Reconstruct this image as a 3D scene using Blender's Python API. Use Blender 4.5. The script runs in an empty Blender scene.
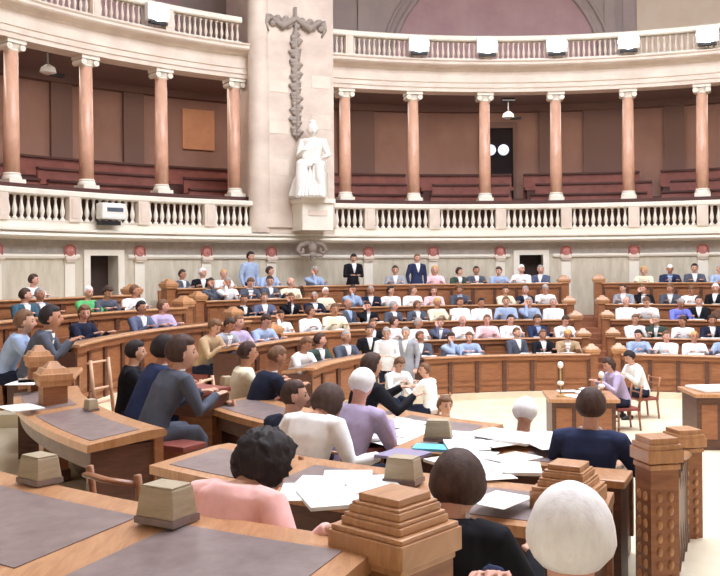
import bpy, bmesh, math, random
from mathutils import Vector, Matrix, noise
random.seed(7)
SC = bpy.context.scene
COL = SC.collection
rad = math.radians
CX, CY, RW, EYE, F = 4.5, 12.55, 14.45, 3.0, 900.0     # hemicycle centre, wall radius, eye height, focal (px)

# ------------------------------------------------------------------ helpers
def pol(r, phi, z=0.0):
    p = rad(phi)
    return Vector((CX + r*math.sin(p), CY + r*math.cos(p), z))

def at(px, py, z):                     # where the sight line through a pixel meets the level z
    Y = (EYE-z)*F/(py-(268.2-.0079*(px-360)))
    return Vector(((px-360)/F*Y, Y, z))

def phi_of(p):
    return math.degrees(math.atan2(p.x-CX, p.y-CY))

class MB:
    def __init__(s): s.bm = bmesh.new()
    def grid_faces(s, rings, closed_u=True, cap=True):
        n = len(rings[0])
        for a, b in zip(rings, rings[1:]):
            for i in range(n if closed_u else n-1):
                j = (i+1) % n
                try: s.bm.faces.new((a[i], a[j], b[j], b[i]))
                except ValueError: pass
        if cap:
            try:
                s.bm.faces.new(list(reversed(rings[0]))); s.bm.faces.new(rings[-1])
            except ValueError: pass
        return s
    def sweep(s, prof, f0, f1, n=None, wob=None):      # closed (r,z) profile swept about the hemicycle centre
        n = n or max(1, int(abs(f1-f0)/2.0))
        rings = []
        for i in range(n+1):
            f = f0+(f1-f0)*i/n
            rings.append([s.bm.verts.new(pol(r, f, z)) for r, z in prof])
        return s.grid_faces(rings)
    def pbox(s, r0, r1, f0, f1, z0, z1, n=None):
        return s.sweep([(r0, z0), (r0, z1), (r1, z1), (r1, z0)], f0, f1, n)
    def box(s, c, size, rot=0.0, taper=1.0, bev=0):
        M = Matrix.Translation(Vector(c)) @ Matrix.Rotation(rot, 4, 'Z')
        hx, hy, hz = size[0]/2, size[1]/2, size[2]/2
        v = []
        for z, t in ((-hz, 1), (hz, taper)):
            for x, y in ((-hx, -hy), (hx, -hy), (hx, hy), (-hx, hy)):
                v.append(s.bm.verts.new(M @ Vector((x*t, y*t, z))))
        fs = [s.bm.faces.new([v[i] for i in q]) for q in
              ((3, 2, 1, 0), (4, 5, 6, 7), (0, 1, 5, 4), (1, 2, 6, 5), (2, 3, 7, 6), (3, 0, 4, 7))]
        if bev:
            es = list({e for f in fs for e in f.edges})
            bmesh.ops.bevel(s.bm, geom=es, offset=bev, segments=2, affect='EDGES', profile=.6)
        return s
    def lathe(s, prof, c=(0, 0, 0), n=16, square=False):
        c = Vector(c); rings = []
        for r, z in prof:
            rings.append([s.bm.verts.new(c+Vector((r*math.cos(2*math.pi*k/n), r*math.sin(2*math.pi*k/n), z))) for k in range(n)])
        return s.grid_faces(rings)
    def tube(s, pts, rads, n=10, side=None):
        pts = [Vector(p) for p in pts]; rings = []; prev = None
        for i, p in enumerate(pts):
            t = (pts[min(i+1, len(pts)-1)]-pts[max(i-1, 0)]).normalized()
            if side is not None: a = Vector(side)
            elif prev is not None: a = prev
            else: a = Vector((1, 0, 0)) if abs(t.x) < .8 else Vector((0, 0, 1))
            a = (a-t*a.dot(t)).normalized(); b = t.cross(a); prev = a
            r = rads[i] if isinstance(rads, (list, tuple)) else rads
            ra, rb = r if isinstance(r, (list, tuple)) else (r, r)
            rings.append([s.bm.verts.new(p+a*ra*math.cos(2*math.pi*k/n)+b*rb*math.sin(2*math.pi*k/n)) for k in range(n)])
        return s.grid_faces(rings)
    def ell(s, c, rr, n=12, m=8, M=None):
        g = bmesh.ops.create_uvsphere(s.bm, u_segments=n, v_segments=m, radius=1)
        c = Vector(c)
        for v in g['verts']:
            q = Vector((v.co.x*rr[0], v.co.y*rr[1], v.co.z*rr[2]))
            v.co = c+(M @ q if M else q)
        return s
    def xf(s, M):
        bmesh.ops.transform(s.bm, matrix=M, verts=s.bm.verts); return s
    def mesh(s, name, smooth=False, angle=None):
        bmesh.ops.recalc_face_normals(s.bm, faces=s.bm.faces)
        me = bpy.data.meshes.new(name); s.bm.to_mesh(me); s.bm.free()
        if smooth:
            for p in me.polygons: p.use_smooth = True
            if angle: me.set_sharp_from_angle(angle=rad(angle))
        return me
    def build(s, name, mat, parent=None, smooth=False, angle=None, local=False):
        me = s.mesh(name, smooth, angle)
        if parent is not None and not local:
            off = Vector(parent.location); g = parent.parent
            while g: off += g.location; g = g.parent
            me.transform(Matrix.Translation(-off))
        return put(name, me, mat, parent)

def put(name, me, mat, parent=None):
    if mat and not me.materials: me.materials.append(mat)
    o = bpy.data.objects.new(name, me); COL.objects.link(o)
    if mat and me.materials[0] != mat:
        o.material_slots[0].link = 'OBJECT'; o.material_slots[0].material = mat
    if parent: o.parent = parent
    return o

def thing(name, label, cat, loc=(0, 0, 0), rotz=0.0, group=None):
    o = bpy.data.objects.new(name, None); COL.objects.link(o)
    o.empty_display_size = .1
    o.location = loc; o.rotation_euler = (0, 0, rotz)
    return tag(o, label, cat, group)

def tag(o, label, cat, group=None):
    o['label'] = label; o['category'] = cat; o['kind'] = 'thing'
    if group: o['group'] = group
    return o

def struct(o):
    o['kind'] = 'structure'; return o

def center(o):                          # origin of a single-mesh thing to its base
    me = o.data; xs = [v.co for v in me.vertices]
    c = Vector((sum(v.x for v in xs)/len(xs), sum(v.y for v in xs)/len(xs), min(v.z for v in xs)))
    me.transform(Matrix.Translation(-c)); o.location = c
    return o

def dup(root, loc, rotz=0.0, label=None, group=None, cat=None):
    r = root.copy(); COL.objects.link(r); r.location = loc; r.rotation_euler = (0, 0, rotz)
    if label: r['label'] = label
    if group: r['group'] = group
    if cat: r['category'] = cat
    for ch in list(root.children):
        c = ch.copy(); COL.objects.link(c); c.parent = r
        for g in list(ch.children):
            d = g.copy(); COL.objects.link(d); d.parent = c
    return r

# ------------------------------------------------------------------ materials
def srgb(c):
    return tuple(((v/255)/12.92 if v/255 <= .04045 else ((v/255+.055)/1.055)**2.4) for v in c)+(1,)

def mat(name, rgb, rough=.6, kind=None, rgb2=None, scale=4.0, bump=0.0, stretch=(1, 1, 1), spec=.4, coat=0.0):
    m = bpy.data.materials.new(name); m.use_nodes = True
    nt = m.node_tree; b = nt.nodes['Principled BSDF']
    b.inputs['Base Color'].default_value = srgb(rgb); b.inputs['Roughness'].default_value = rough
    b.inputs['Specular IOR Level'].default_value = spec
    b.inputs['Coat Weight'].default_value = coat; b.inputs['Coat Roughness'].default_value = .25
    if kind:
        tc = nt.nodes.new('ShaderNodeTexCoord'); mp = nt.nodes.new('ShaderNodeMapping')
        mp.inputs['Scale'].default_value = stretch
        nt.links.new(tc.outputs['Object'], mp.inputs[0])
        if kind == 'voronoi':
            t = nt.nodes.new('ShaderNodeTexVoronoi'); t.inputs['Scale'].default_value = scale; out = t.outputs['Distance']
        else:
            t = nt.nodes.new('ShaderNodeTexNoise'); t.inputs['Scale'].default_value = scale
            t.inputs['Detail'].default_value = 5; t.inputs['Roughness'].default_value = .6
            if kind == 'wood': t.inputs['Distortion'].default_value = 1.2
            out = t.outputs['Fac']
        nt.links.new(mp.outputs[0], t.inputs['Vector'])
        cr = nt.nodes.new('ShaderNodeValToRGB')
        cr.color_ramp.elements[0].position = .3; cr.color_ramp.elements[1].position = .7
        cr.color_ramp.elements[0].color = srgb(rgb); cr.color_ramp.elements[1].color = srgb(rgb2 or rgb)
        nt.links.new(out, cr.inputs[0]); nt.links.new(cr.outputs[0], b.inputs['Base Color'])
        if bump:
            bp = nt.nodes.new('ShaderNodeBump'); bp.inputs['Strength'].default_value = bump; bp.inputs['Distance'].default_value = .01
            nt.links.new(out, bp.inputs['Height']); nt.links.new(bp.outputs[0], b.inputs['Normal'])
    return m

def emit(name, rgb, s):
    m = bpy.data.materials.new(name); m.use_nodes = True; b = m.node_tree.nodes['Principled BSDF']
    b.inputs['Base Color'].default_value = srgb(rgb)
    b.inputs['Emission Color'].default_value = srgb(rgb); b.inputs['Emission Strength'].default_value = s
    return m

WOOD = mat('oak_wood', (134, 84, 54), .42, 'wood', (166, 110, 72), 3.0, .1, (1, 1, 6), coat=.2)
WOODD = mat('dark_oak_wood', (80, 50, 40), .45, 'wood', (106, 68, 50), 3.0, .1, (1, 1, 6), coat=.2)
WOODT = mat('polished_oak_top', (174, 122, 82), .3, 'wood', (202, 152, 108), 4.0, .05, (6, 1, 1), coat=.4)
LEATHER = mat('brown_leather', (118, 102, 100), .34, 'noise', (144, 128, 126), 9, .1, coat=.25)
BOXW = mat('pale_boxwood', (166, 150, 124), .6, 'wood', (188, 172, 146), 5, .05, (1, 1, 4))
RED = mat('red_leather', (128, 66, 58), .5, 'noise', (150, 82, 70), 6)
STONE = mat('cream_marble', (226, 218, 202), .5, 'noise', (240, 234, 220), 1.2, .05)
STONEP = mat('pink_veined_marble', (214, 196, 180), .5, 'noise', (232, 218, 202), 1.6, .05)
PIERM = mat('banded_marble', (200, 180, 166), .5, 'noise', (228, 214, 198), .8, .05, (1, 1, 1.6))
WALLM = mat('beige_wall_panel', (190, 180, 158), .7, 'noise', (214, 204, 184), 2.5, .05, (3, 3, .6))
FRIEZE = mat('grey_frieze_stone', (168, 160, 150), .7, 'noise', (190, 182, 172), 6, .1)
COLM = mat('salmon_marble', (204, 154, 128), .35, 'noise', (224, 180, 154), 5, .03, (1, 1, .5), coat=.2)
GALW = mat('gallery_wall_paint', (150, 116, 104), .8, 'noise', (166, 130, 116), 1.0)
GALP = mat('gallery_pilaster_paint', (122, 96, 88), .8)
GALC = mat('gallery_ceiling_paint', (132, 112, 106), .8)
BENCH = mat('gallery_bench_leather', (122, 70, 62), .5, 'noise', (142, 86, 74), 4)
BENCHD = mat('gallery_bench_frame', (84, 52, 46), .5)
UPW = mat('upper_wall_pink', (190, 154, 156), .8, 'noise', (206, 172, 172), 1.0)
UPG = mat('upper_wall_grey', (176, 160, 156), .8, 'noise', (194, 178, 170), 1.0)
CREAM = mat('upper_wall_cream', (232, 212, 186), .8, 'noise', (240, 224, 202), 1.5)
DARK = mat('dark_void', (34, 26, 28), .9)
DOORM = mat('dark_door_wood', (58, 42, 36), .6)
FLOORM = mat('cream_floor', (214, 200, 170), .6, 'noise', (230, 218, 192), 2.0)
STEPM = mat('brown_step_carpet', (136, 86, 60), .8, 'noise', (152, 98, 70), 8)
CEIL = mat('ceiling_plaster', (214, 206, 200), .8)
MARB = mat('white_statue_marble', (234, 230, 222), .45)
RELIEF = mat('carved_grey_stone', (158, 146, 136), .7)
PINKB = mat('pink_boss_stone', (198, 132, 124), .6)
PAPER = mat('white_paper', (246, 245, 242), .7)
CYAN = mat('light_blue_folder', (112, 198, 226), .5)
LILAC = mat('lilac_folder', (150, 140, 168), .5)
BLACK = mat('black_metal', (30, 30, 34), .4)
GREY = mat('grey_metal', (150, 150, 156), .4)
WHITEP = mat('white_enamel', (236, 234, 228), .4)
LENS = emit('floodlight_lens', (250, 250, 255), 14.0)
GLOW = emit('globe_lamp_glass', (200, 205, 225), .8)
PANEL = mat('orange_panel', (206, 146, 112), .7, 'noise', (220, 164, 126), 2)
BRASS = mat('brass', (178, 150, 96), .35)
STRIP = mat('grey_display_strip', (84, 92, 104), .4)

# ------------------------------------------------------------------ floor and tiers
# block: phi0, phi1, [(front radius, desk top z, floor z behind)]
BLK = {
 'central': (-27.5, 5.2, [(8.1, 1.0, .15), (9.4, 1.27, .42), (10.7, 1.64, .79), (12.0, 1.98, 1.13), (13.05, 2.54, 1.65)]),
 'right':   (10.4, 36., [(8.1, 1.0, .15), (9.4, 1.27, .42), (10.7, 1.64, .79), (12.0, 1.98, 1.13), (13.05, 2.54, 1.65)]),
 'middle':  (-43.5, -28.6, [(9.0, 1.62, .76), (10.4, 1.93, 1.07), (11.8, 2.26, 1.40), (13.05, 2.54, 1.65)]),
 'left':    (-95, -53., [(8.35, 2.0, 1.12), (10.2, 2.22, 1.36), (11.9, 2.46, 1.6)]),
 'inner':   (-79, -52., [(5.35, 1.5, .55), (6.65, 1.76, .86)]),
}
WING = [(5.3, .55), (5.75, .86), (8.1, .95), (9.9, 1.18), (11.6, 1.4)]
def tiers(f):
    """floor steps (radius, z) for an azimuth"""
    if f < -95: return WING
    if f < -53: return [(5.3, .55), (6.6, .86), (8.3, 1.12), (10.1, 1.36), (11.85, 1.6)]
    if f < -43.5: return [(8.4+.42*i, .12*(i+1)) for i in range(13)]
    if f < -28.6: return [(r-.06, z) for r, t, z in BLK['middle'][2]]
    if f < -27.5: return [(8.0+.4*i, .12*(i+1)) for i in range(13)]
    if f < 5.2: return [(r-.06, z) for r, t, z in BLK['central'][2]]
    if f < 10.4: return [(8.0+.4*i, .12*(i+1)) for i in range(13)]
    if f < 40: return [(r-.06, z) for r, t, z in BLK['right'][2]]
    return []
def floor_z(r, f):
    z = 0.0
    for rr, zz in tiers(f):
        if r >= rr: z = min(zz, 1.65)
    return z
m = MB()
m.pbox(0.0001, 19, -180, 180, -.3, 0.0, 120)
st = MB()
for f0, f1 in ((-180, -95), (-95, -53), (-53, -43.5), (-43.5, -28.6), (-28.6, -27.5), (-27.5, 5.2), (5.2, 10.4), (10.4, 40)):
    T = tiers((f0+f1)/2)
    for i, (r, z) in enumerate(T):
        r1 = T[i+1][0] if i+1 < len(T) else RW-.01
        (st if f0 in (5.2, -28.6) else m).pbox(r, r1, f0, f1, -.2, min(z, 1.65))
m.pbox(8.1, RW-.01, 40, 180, -.2, .9)
struct(m.build('floor', FLOORM))
struct(st.build('trim_1', STEPM))

# ------------------------------------------------------------------ the wall below the gallery
doors = [(-50.35, -46.55), (.75, 4.25)]
m = MB(); last = -180
for a, b in doors:
    m.pbox(RW, RW+.5, last, a, -.2, 3.95); m.pbox(RW, RW+.5, a, b, 3.36, 3.95, 3); last = b
m.pbox(RW, RW+.5, last, 180, -.2, 3.95)
struct(m.build('wall_back', WALLM))
m = MB()                                                        # frieze band and mouldings
last = -110
for a, b in doors+[(60, 60)]:
    m.sweep([(RW-.003, 3.27), (RW-.05, 3.29), (RW-.07, 3.34), (RW-.05, 3.385), (RW-.003, 3.39)], last, a-.8 if a < 50 else 60)
    last = b+.8
struct(m.build('trim_2', STONE, smooth=True, angle=40))
struct(MB().pbox(RW-.02, RW-.002, -110, 60, 3.4, 3.72).build('trim_3', FRIEZE))
PIERS = [-91.24, -83.44, -75.64, -67.84, -60.04, -52.24, -44.45, -36.69, -28.95, -17.18, -9.26, -1.19, 6.59, 14.36, 21.92, 29.7, 37.5]
for i, (a, b) in enumerate(doors):
    d = MB(); d.pbox(RW+.42, RW+.5, a, b, 1.6, 3.36, 3)
    dr = struct(d.build('door_%d' % (i+1), DOORM))
    fr = MB()
    for f in (a, b): fr.pbox(RW-.06, RW+.42, f-.35, f+.35, 1.6, 3.40, 1)
    fr.pbox(RW-.06, RW+.42, a-.35, b+.35, 3.36, 3.5, 3)
    fr.build('door_frame', STONE, dr)
    k = MB(); k.ell(pol(RW+.39, a+.5, 2.5), (.03, .03, .03)); k.build('door_handle', BRASS, dr, True)

pil = MB(); boss = MB()
for f in PIERS:
    pil.pbox(RW-.05, RW-.001, f-.55, f+.55, 1.6, 3.26, 1)
    boss.pbox(RW-.13, RW-.02, f-.62, f+.62, 3.26, 3.34, 1)
    boss.pbox(RW-.10, RW-.02, f-.5, f+.5, 3.2, 3.26, 1)
struct(pil.build('trim_4', STONE))
struct(boss.build('trim_5', STONEP))
proto = None
for f in PIERS:
    p = pol(RW-.055, f, 3.345)
    if proto is None:
        bb = MB(); bb.ell((0, 0, .12), (.13, .06, .14), 12, 8); bb.ell((0, -.05, .12), (.055, .03, .06), 10, 6)
        bb.tube([(-.15, 0, .015), (-.15, -.01, .2), (-.05, -.02, .26), (.05, -.02, .26), (.15, -.01, .2), (.15, 0, .015)], .02, 8)
        proto = tag(bb.build('carved_boss', PINKB, None, True), 'pink carved stone boss on the frieze below the gallery cornice', 'carving', 'carved bosses along the frieze')
        proto.location = p; proto.rotation_euler = (0, 0, -rad(f))
    else: dup(proto, p, -rad(f))

# gallery slab and cornice
m = MB()
m.sweep([(RW+4.2, 3.76), (RW-.05, 3.72), (RW-.12, 3.76), (RW-.36, 3.755), (RW-.40, 3.80), (RW-.36, 3.86), (RW-.30, 3.875), (RW-.30, 3.90), (RW-.40, 3.91), (RW-.40, 3.97), (RW-.22, 3.985), (RW-.22, 4.15), (RW+.12, 4.15), (RW+.12, 4.0), (RW+4.2, 4.0)], -180, 180, 150)
struct(m.build('trim_6', STONE, smooth=True, angle=30))

# ------------------------------------------------------------------ balustrades
def baluster_mesh(h, r):
    p = [(r, 0), (r, .06), (r*.6, .09), (r*.5, .14), (r*.75, .22), (r*1.0, .34), (r*.9, .44), (r*.55, .62), (r*.42, .78), (r*.6, .84), (r*.45, .88), (r*.95, .93), (r*.95, 1)]
    return MB().lathe([(a, z*h) for a, z in p], n=12).mesh('baluster', True, 50)
BAL1 = baluster_mesh(.58, .062); BAL2 = baluster_mesh(.5, .048)
def balustrade(label, f0, f1, piers, r, z0, zb, zr, zt, per, bme, bmat, name='stone_balustrade', pw=.62, lo=None, hi=None):
    t = thing(name, label, 'balustrade', pol(r, (f0+f1)/2, z0))
    MB().sweep([(r-.12, zr), (r-.15, zr+.03), (r-.15, zt-.03), (r-.12, zt), (r+.12, zt), (r+.14, zt-.03), (r+.14, zr+.03), (r+.12, zr)], f0, f1).build('top_rail', STONE, t)
    MB().pbox(r-.12, r+.12, f0, f1, z0, zb).build('base_rail', STONE, t)
    for f in piers:
        q = MB(); q.pbox(r-.155, r+.12, f-pw, f+pw, zb-.03, zr+.01, 1); q.pbox(r-.17, r-.15, f-pw*.6, f+pw*.6, zb+.06, zr-.05, 1)
        q.build('pier', STONEP, t)
    edges = sorted(set([lo if lo is not None else f0]+list(piers)+[hi if hi is not None else f1]))
    for a, b in zip(edges, edges[1:]):
        aa = a+(pw if a in piers else 0); bb = b-(pw if b in piers else 0)
        n = max(1, round((bb-aa)/(7.78-2*pw)*per))
        for k in range(n):
            f = aa+(bb-aa)*(k+.5)/n
            o = put('baluster', bme, bmat, t); o.location = pol(r, f, zb)-t.location
    return t
B1 = RW-.12
balustrade('lower cream stone balustrade running left of the statue, under the gallery columns', -92, -27.0, PIERS[:9], B1, 4.15, 4.17, 4.72, 4.87, 9, BAL1, STONE)
balustrade('lower cream stone balustrade running right of the statue, under the gallery columns', -22.9, 38, PIERS[9:], B1, 4.15, 4.17, 4.72, 4.87, 9, BAL1, STONE)

# statue pedestal in the balustrade, and its crest
fs = -25.0
p = thing('statue_pedestal', 'white stone pedestal block carrying the statue, between the two lower balustrades', 'pedestal', pol(B1-.15, fs, 4.15))
MB().pbox(B1-.98, B1-.24, fs-1.95, fs+1.95, 4.05, 4.80, 4).build('block', STONE, p)
MB().pbox(B1-1.04, B1-.24, fs-2.15, fs+2.15, 4.80, 4.92, 4).build('cap', STONE, p)
MB().pbox(B1-1.0, B1-.98, fs-1.2, fs+1.2, 4.45, 4.6, 3).build('tablet', STONEP, p)
cr = MB(); pc = pol(RW-.52, fs, 0)
Mx = Matrix.Translation(pc) @ Matrix.Rotation(-rad(fs), 4, 'Z')
for s in (-1, 1):
    q = [(s*.02, -.12, 3.62), (s*.16, -.16, 3.72), (s*.32, -.14, 3.66), (s*.42, -.1, 3.52), (s*.34, -.1, 3.42), (s*.24, -.12, 3.48), (s*.28, -.14, 3.56)]
    cr.tube(q, [.05, .07, .065, .06, .05, .045, .03], 8)
    cr.tube([(s*.05, -.12, 3.4), (s*.14, -.14, 3.35), (s*.3, -.1, 3.36), (s*.44, -.06, 3.46)], [.04, .05, .045, .02], 8)
cr.ell((0, -.16, 3.6), (.13, .09, .17)); cr.ell((0, -.13, 3.4), (.09, .08, .12)); cr.ell((0, -.1, 3.27), (.05, .05, .08))
cr.xf(Mx)
o = cr.build('carved_crest', RELIEF, None, True); center(o)
tag(o, 'carved scrolled stone crest hanging below the statue pedestal', 'carving')

# ------------------------------------------------------------------ gallery behind the columns
RC = RW+.42
COLS = [-89.2, -80.8, -72.4, -64.2, -57.0, -49.15, -40.85, -32.4, -19.3, -11.1, -2.6, 5.7, 13.9, 21.9, 30.1]
struct(MB().pbox(RC-.3, RC+.3, -100, 45, 3.98, 5.0, 70).build('trim_7', BENCHD))           # low plinth wall the columns stand on
shaft = MB().lathe([(.18, 0), (.177, .9), (.155, 2.80)], n=20).mesh('shaft', True)
basem = MB().box((0, 0, .05), (.44, .44, .10)).lathe([(.215, .10), (.222, .14), (.2, .18), (.19, .2), (.205, .22), (.18, .25)], n=20).mesh('base', True, 40)
cap = MB().lathe([(.155, 0), (.175, .02), (.16, .05), (.2, .14), (.21, .16)], n=20).box((0, 0, .215), (.5, .48, .09))
for s in (-1, 1):
    cap.tube([(s*.175, -.21, .1), (s*.175, .21, .1)], .075, 12); cap.tube([(s*.175, -.225, .1), (s*.175, .225, .1)], .03, 8)
capm = cap.mesh('capital', True, 40)
proto = None
WORDS = ['first', 'second', 'third', 'fourth', 'fifth', 'sixth', 'seventh', 'eighth', 'ninth', 'tenth', 'eleventh', 'twelfth', 'thirteenth', 'fourteenth', 'fifteenth', 'sixteenth']
vis = [f for f in COLS if -58 < f < 25]
for f in COLS:
    pz = pol(RC, f, 5.0)
    if f in vis:
        i = vis.index(f)
        if i < 4: lb = 'salmon marble gallery column left of the carved pier, %s from the left edge' % WORDS[i]
        else: lb = 'salmon marble gallery column right of the statue, %s one from the carved pier' % WORDS[i-4]
    else: lb = 'salmon marble gallery column beyond the edge of the view'
    if proto is None:
        proto = thing('column', lb, 'column', pz, -rad(f), 'marble columns of the gallery')
        for nm, me, mt, z in (('base', basem, STONE, 0), ('shaft', shaft, COLM, .24), ('capital', capm, STONE, 3.02)):
            c = put(nm, me, mt, proto); c.location = (0, 0, z)
        c = proto
    else: c = dup(proto, pz, -rad(f), lb)
# entablature over the columns, cut at the pier
def entab(f0, f1, nm):
    e = MB(); r = RC-.28
    e.sweep([(r+.55, 8.28), (r, 8.28), (r, 8.40), (r-.03, 8.40), (r-.03, 8.53), (r-.06, 8.55), (r-.01, 8.58), (r-.01, 8.88), (r-.08, 8.91), (r-.12, 8.96), (r-.3, 9.0), (r-.34, 9.04), (r-.34, 9.10), (r-.38, 9.14), (r-.38, 9.17), (r+.55, 9.17)], f0, f1)
    struct(e.build(nm, STONEP, smooth=True, angle=25))
entab(-100, -30.6, 'trim_8'); entab(-21.9, 45, 'trim_9')
struct(MB().pbox(RC+.2, RW+4.0, -100, 45, 8.5, 9.16, 70).build('trim_10', GALC))
struct(MB().pbox(RW+3.9, RW+4.1, -100, 45, 3.9, 8.6, 70).build('wall_gallery', GALW))
q = MB()
for f in (-86, -70, -61.5, -54.5, -45, -38, -25, -15.5, -13.6, 6.2, 10.8, 12.7, 19, 27):
    q.pbox(RW+3.78, RW+3.9, f-1.0, f+1.0, 4.0, 8.5, 2)
q.sweep([(RW+3.9, 8.28), (RW+3.7, 8.3), (RW+3.62, 8.5), (RW+3.9, 8.5)], -100, 45)
struct(q.build('trim_11', GALP))
# tiered gallery floor and benches
st = MB()
for k in range(3): st.pbox(RW+1.0+k*.95, RW+3.9, -100, 45, 4.0+k*.42 if k else 3.99, 4.42+k*.42, 60)
struct(st.build('floor_gallery', BENCHD))
for k in range(3):
    r = RW+1.0+k*.95; z = 4.42+.42*k; segs = [(-98, -82), (-80, -63), (-61, -51.8), (-50.3, -37), (-35.5, -26.2), (-24.5, -9.5), (-8, 1.4), (3.4, 16), (17.6, 30), (32, 44)]
    for i, (a, b) in enumerate(segs):
        a += .9*(k % 2); b += .6*((k+i) % 3)-.5
        t = thing('gallery_bench', 'curved red-brown leather gallery bench behind the columns, %s tier, %s from left' % (WORDS[k], WORDS[i]), 'bench', pol(r+.4, (a+b)/2, z), 0, 'tiered benches in the public gallery')
        MB().pbox(r+.18, r+.62, a, b, z+.3, z+.42).build('seat', BENCH, t)
        MB().sweep([(r+.62, z), (r+.66, z+.84), (r+.74, z+.84), (r+.70, z)], a, b).build('backrest', BENCH, t)
        MB().pbox(r+.6, r+.76, a, b, z+.84, z+.9).build('top_rail', BENCHD, t)
        e = MB(); e.pbox(r+.2, r+.58, a+.2, b-.2, z, z+.3); e.build('base', BENCHD, t)
# openings and panel on the gallery wall
t = struct(thing('door_3', 'dark doorway in the gallery wall', 'door', pol(RW+3.8, .7, 5.26))); del t['label']; del t['category']
MB().pbox(RW+3.82, RW+3.89, -.9, 2.4, 5.2, 7.75, 4).build('door_leaf', DARK, t)  # flat sheet coloured dark to stand for the unlit depth of the opening
q = MB(); q.pbox(RW+3.74, RW+3.89, -1.2, -.9, 5.2, 7.9, 1); q.pbox(RW+3.74, RW+3.89, 2.4, 2.7, 5.2, 7.9, 1); q.pbox(RW+3.74, RW+3.89, -1.2, 2.7, 7.75, 7.95, 4)
q.build('door_frame', GALP, t)
o = MB().pbox(RW+3.84, RW+3.895, -33.0, -29.7, 6.75, 8.0, 3).build('wall_panel', PANEL); center(o)
tag(o, 'plain orange rectangular panel on the dim gallery wall left of the carved pier', 'wall panel')
for px, nm in ((511, 'left'), (525, 'right')):
    t = thing('globe_lamp', 'pale round globe lamp in the dark gallery doorway, %s of the two' % nm, 'lamp', pol(RW+3.72, -.05 if nm == 'left' else 1.35, 7.0), 0, 'globe lamps in the gallery doorway')
    MB().ell((0, 0, 0), (.19, .12, .19), 14, 10).build('globe', GLOW, t, True, local=True)
    MB().tube([(0, .06, .05), (0, .16, .12)], .03, 8).build('bracket', BLACK, t, True, local=True)
def ceiling_spot(f, r, label):
    t = thing('ceiling_spotlight', label, 'lamp', pol(r, f, 8.5), -rad(f))
    MB().box((0, 0, -.05), (.42, .3, .1)).build('mounting_plate', BLACK, t, local=True)
    MB().tube([(0, 0, -.1), (0, 0, -.42)], .02, 8).build('stem', GREY, t, local=True)
    MB().lathe([(.05, -.42), (.17, -.5), (.2, -.62), (.12, -.66)], n=14).build('lamp_head', WHITEP, t, True, 40, local=True)
    MB().box((.24, 0, -.64), (.34, .16, .08)).build('ballast_box', BLACK, t, local=True)
ceiling_spot(-51.6, RW+1.05, 'white and black spotlight hanging from the gallery ceiling, upper left corner')
ceiling_spot(1.3, RW+2.4, 'white and black spotlight hanging from the gallery ceiling above the dark doorway')

# ------------------------------------------------------------------ the great pier with its carved trophy
q = MB()
q.pbox(RW-.35, RW+1.6, -30.0, -21.7, 3.98, 15, 6); q.pbox(RW-.15, RW+1.6, -31.3, -30.0, 3.98, 15, 3)
for z in (4.0, 4.4): q.pbox(RW-.42+(z-4)*.3, RW-.3, -30.2, -21.6, z+.15, z+.55, 6)
pcl = pol(RW-.14, -30.5, 0); q.lathe([(.3, 4.0), (.3, 15)], pcl, 20)
struct(q.build('wall_pier', PIERM, smooth=True, angle=30))
q = MB()
for k, (z0, z1) in enumerate(((5.6, 6.05), (6.75, 7.1), (7.9, 8.2))):
    q.pbox(RW-.362, RW-.34, -29.6, -27.3, z0, z1, 2); q.pbox(RW-.362, RW-.34, -24.4, -22.1, z0+.2, z1+.25, 2)
struct(q.build('trim_12', STONEP))
q = MB(); fc = -26.4
Mp = Matrix.Translation(pol(RW-.38, fc, 0)) @ Matrix.Rotation(-rad(fc), 4, 'Z')
random.seed(3)
for i in range(34):
    z = 6.75+i*.085; w = .15+.05*math.sin(i*1.7)
    q.ell((.05*math.sin(i*2.3), -.02, z), (w, .06, .08), 8, 6)
q.tube([(-.78, -.02, 10.0), (-.4, -.05, 9.72), (0, -.06, 9.98), (.4, -.05, 9.72), (.78, -.02, 10.0)], [.05, .12, .09, .12, .05], 8)
for i in range(22):
    a = -.85+1.7*i/21
    q.ell((a, -.03, 9.86+.1*math.sin(i*2.1)), (.1, .06, .09), 8, 6)
for s in (-1, 1):
    q.tube([(s*.85, -.02, 10.0), (s*.9, -.03, 9.75), (s*.8, -.02, 9.55)], [.07, .06, .03], 8)
q.tube([(0, -.03, 6.6), (0, -.03, 10.3)], .05, 8)
q.xf(Mp)
o = q.build('carved_garland', RELIEF, None, True); center(o)
tag(o, 'grey carved stone garland and trophy running down the tall marble pier', 'carving')

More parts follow.
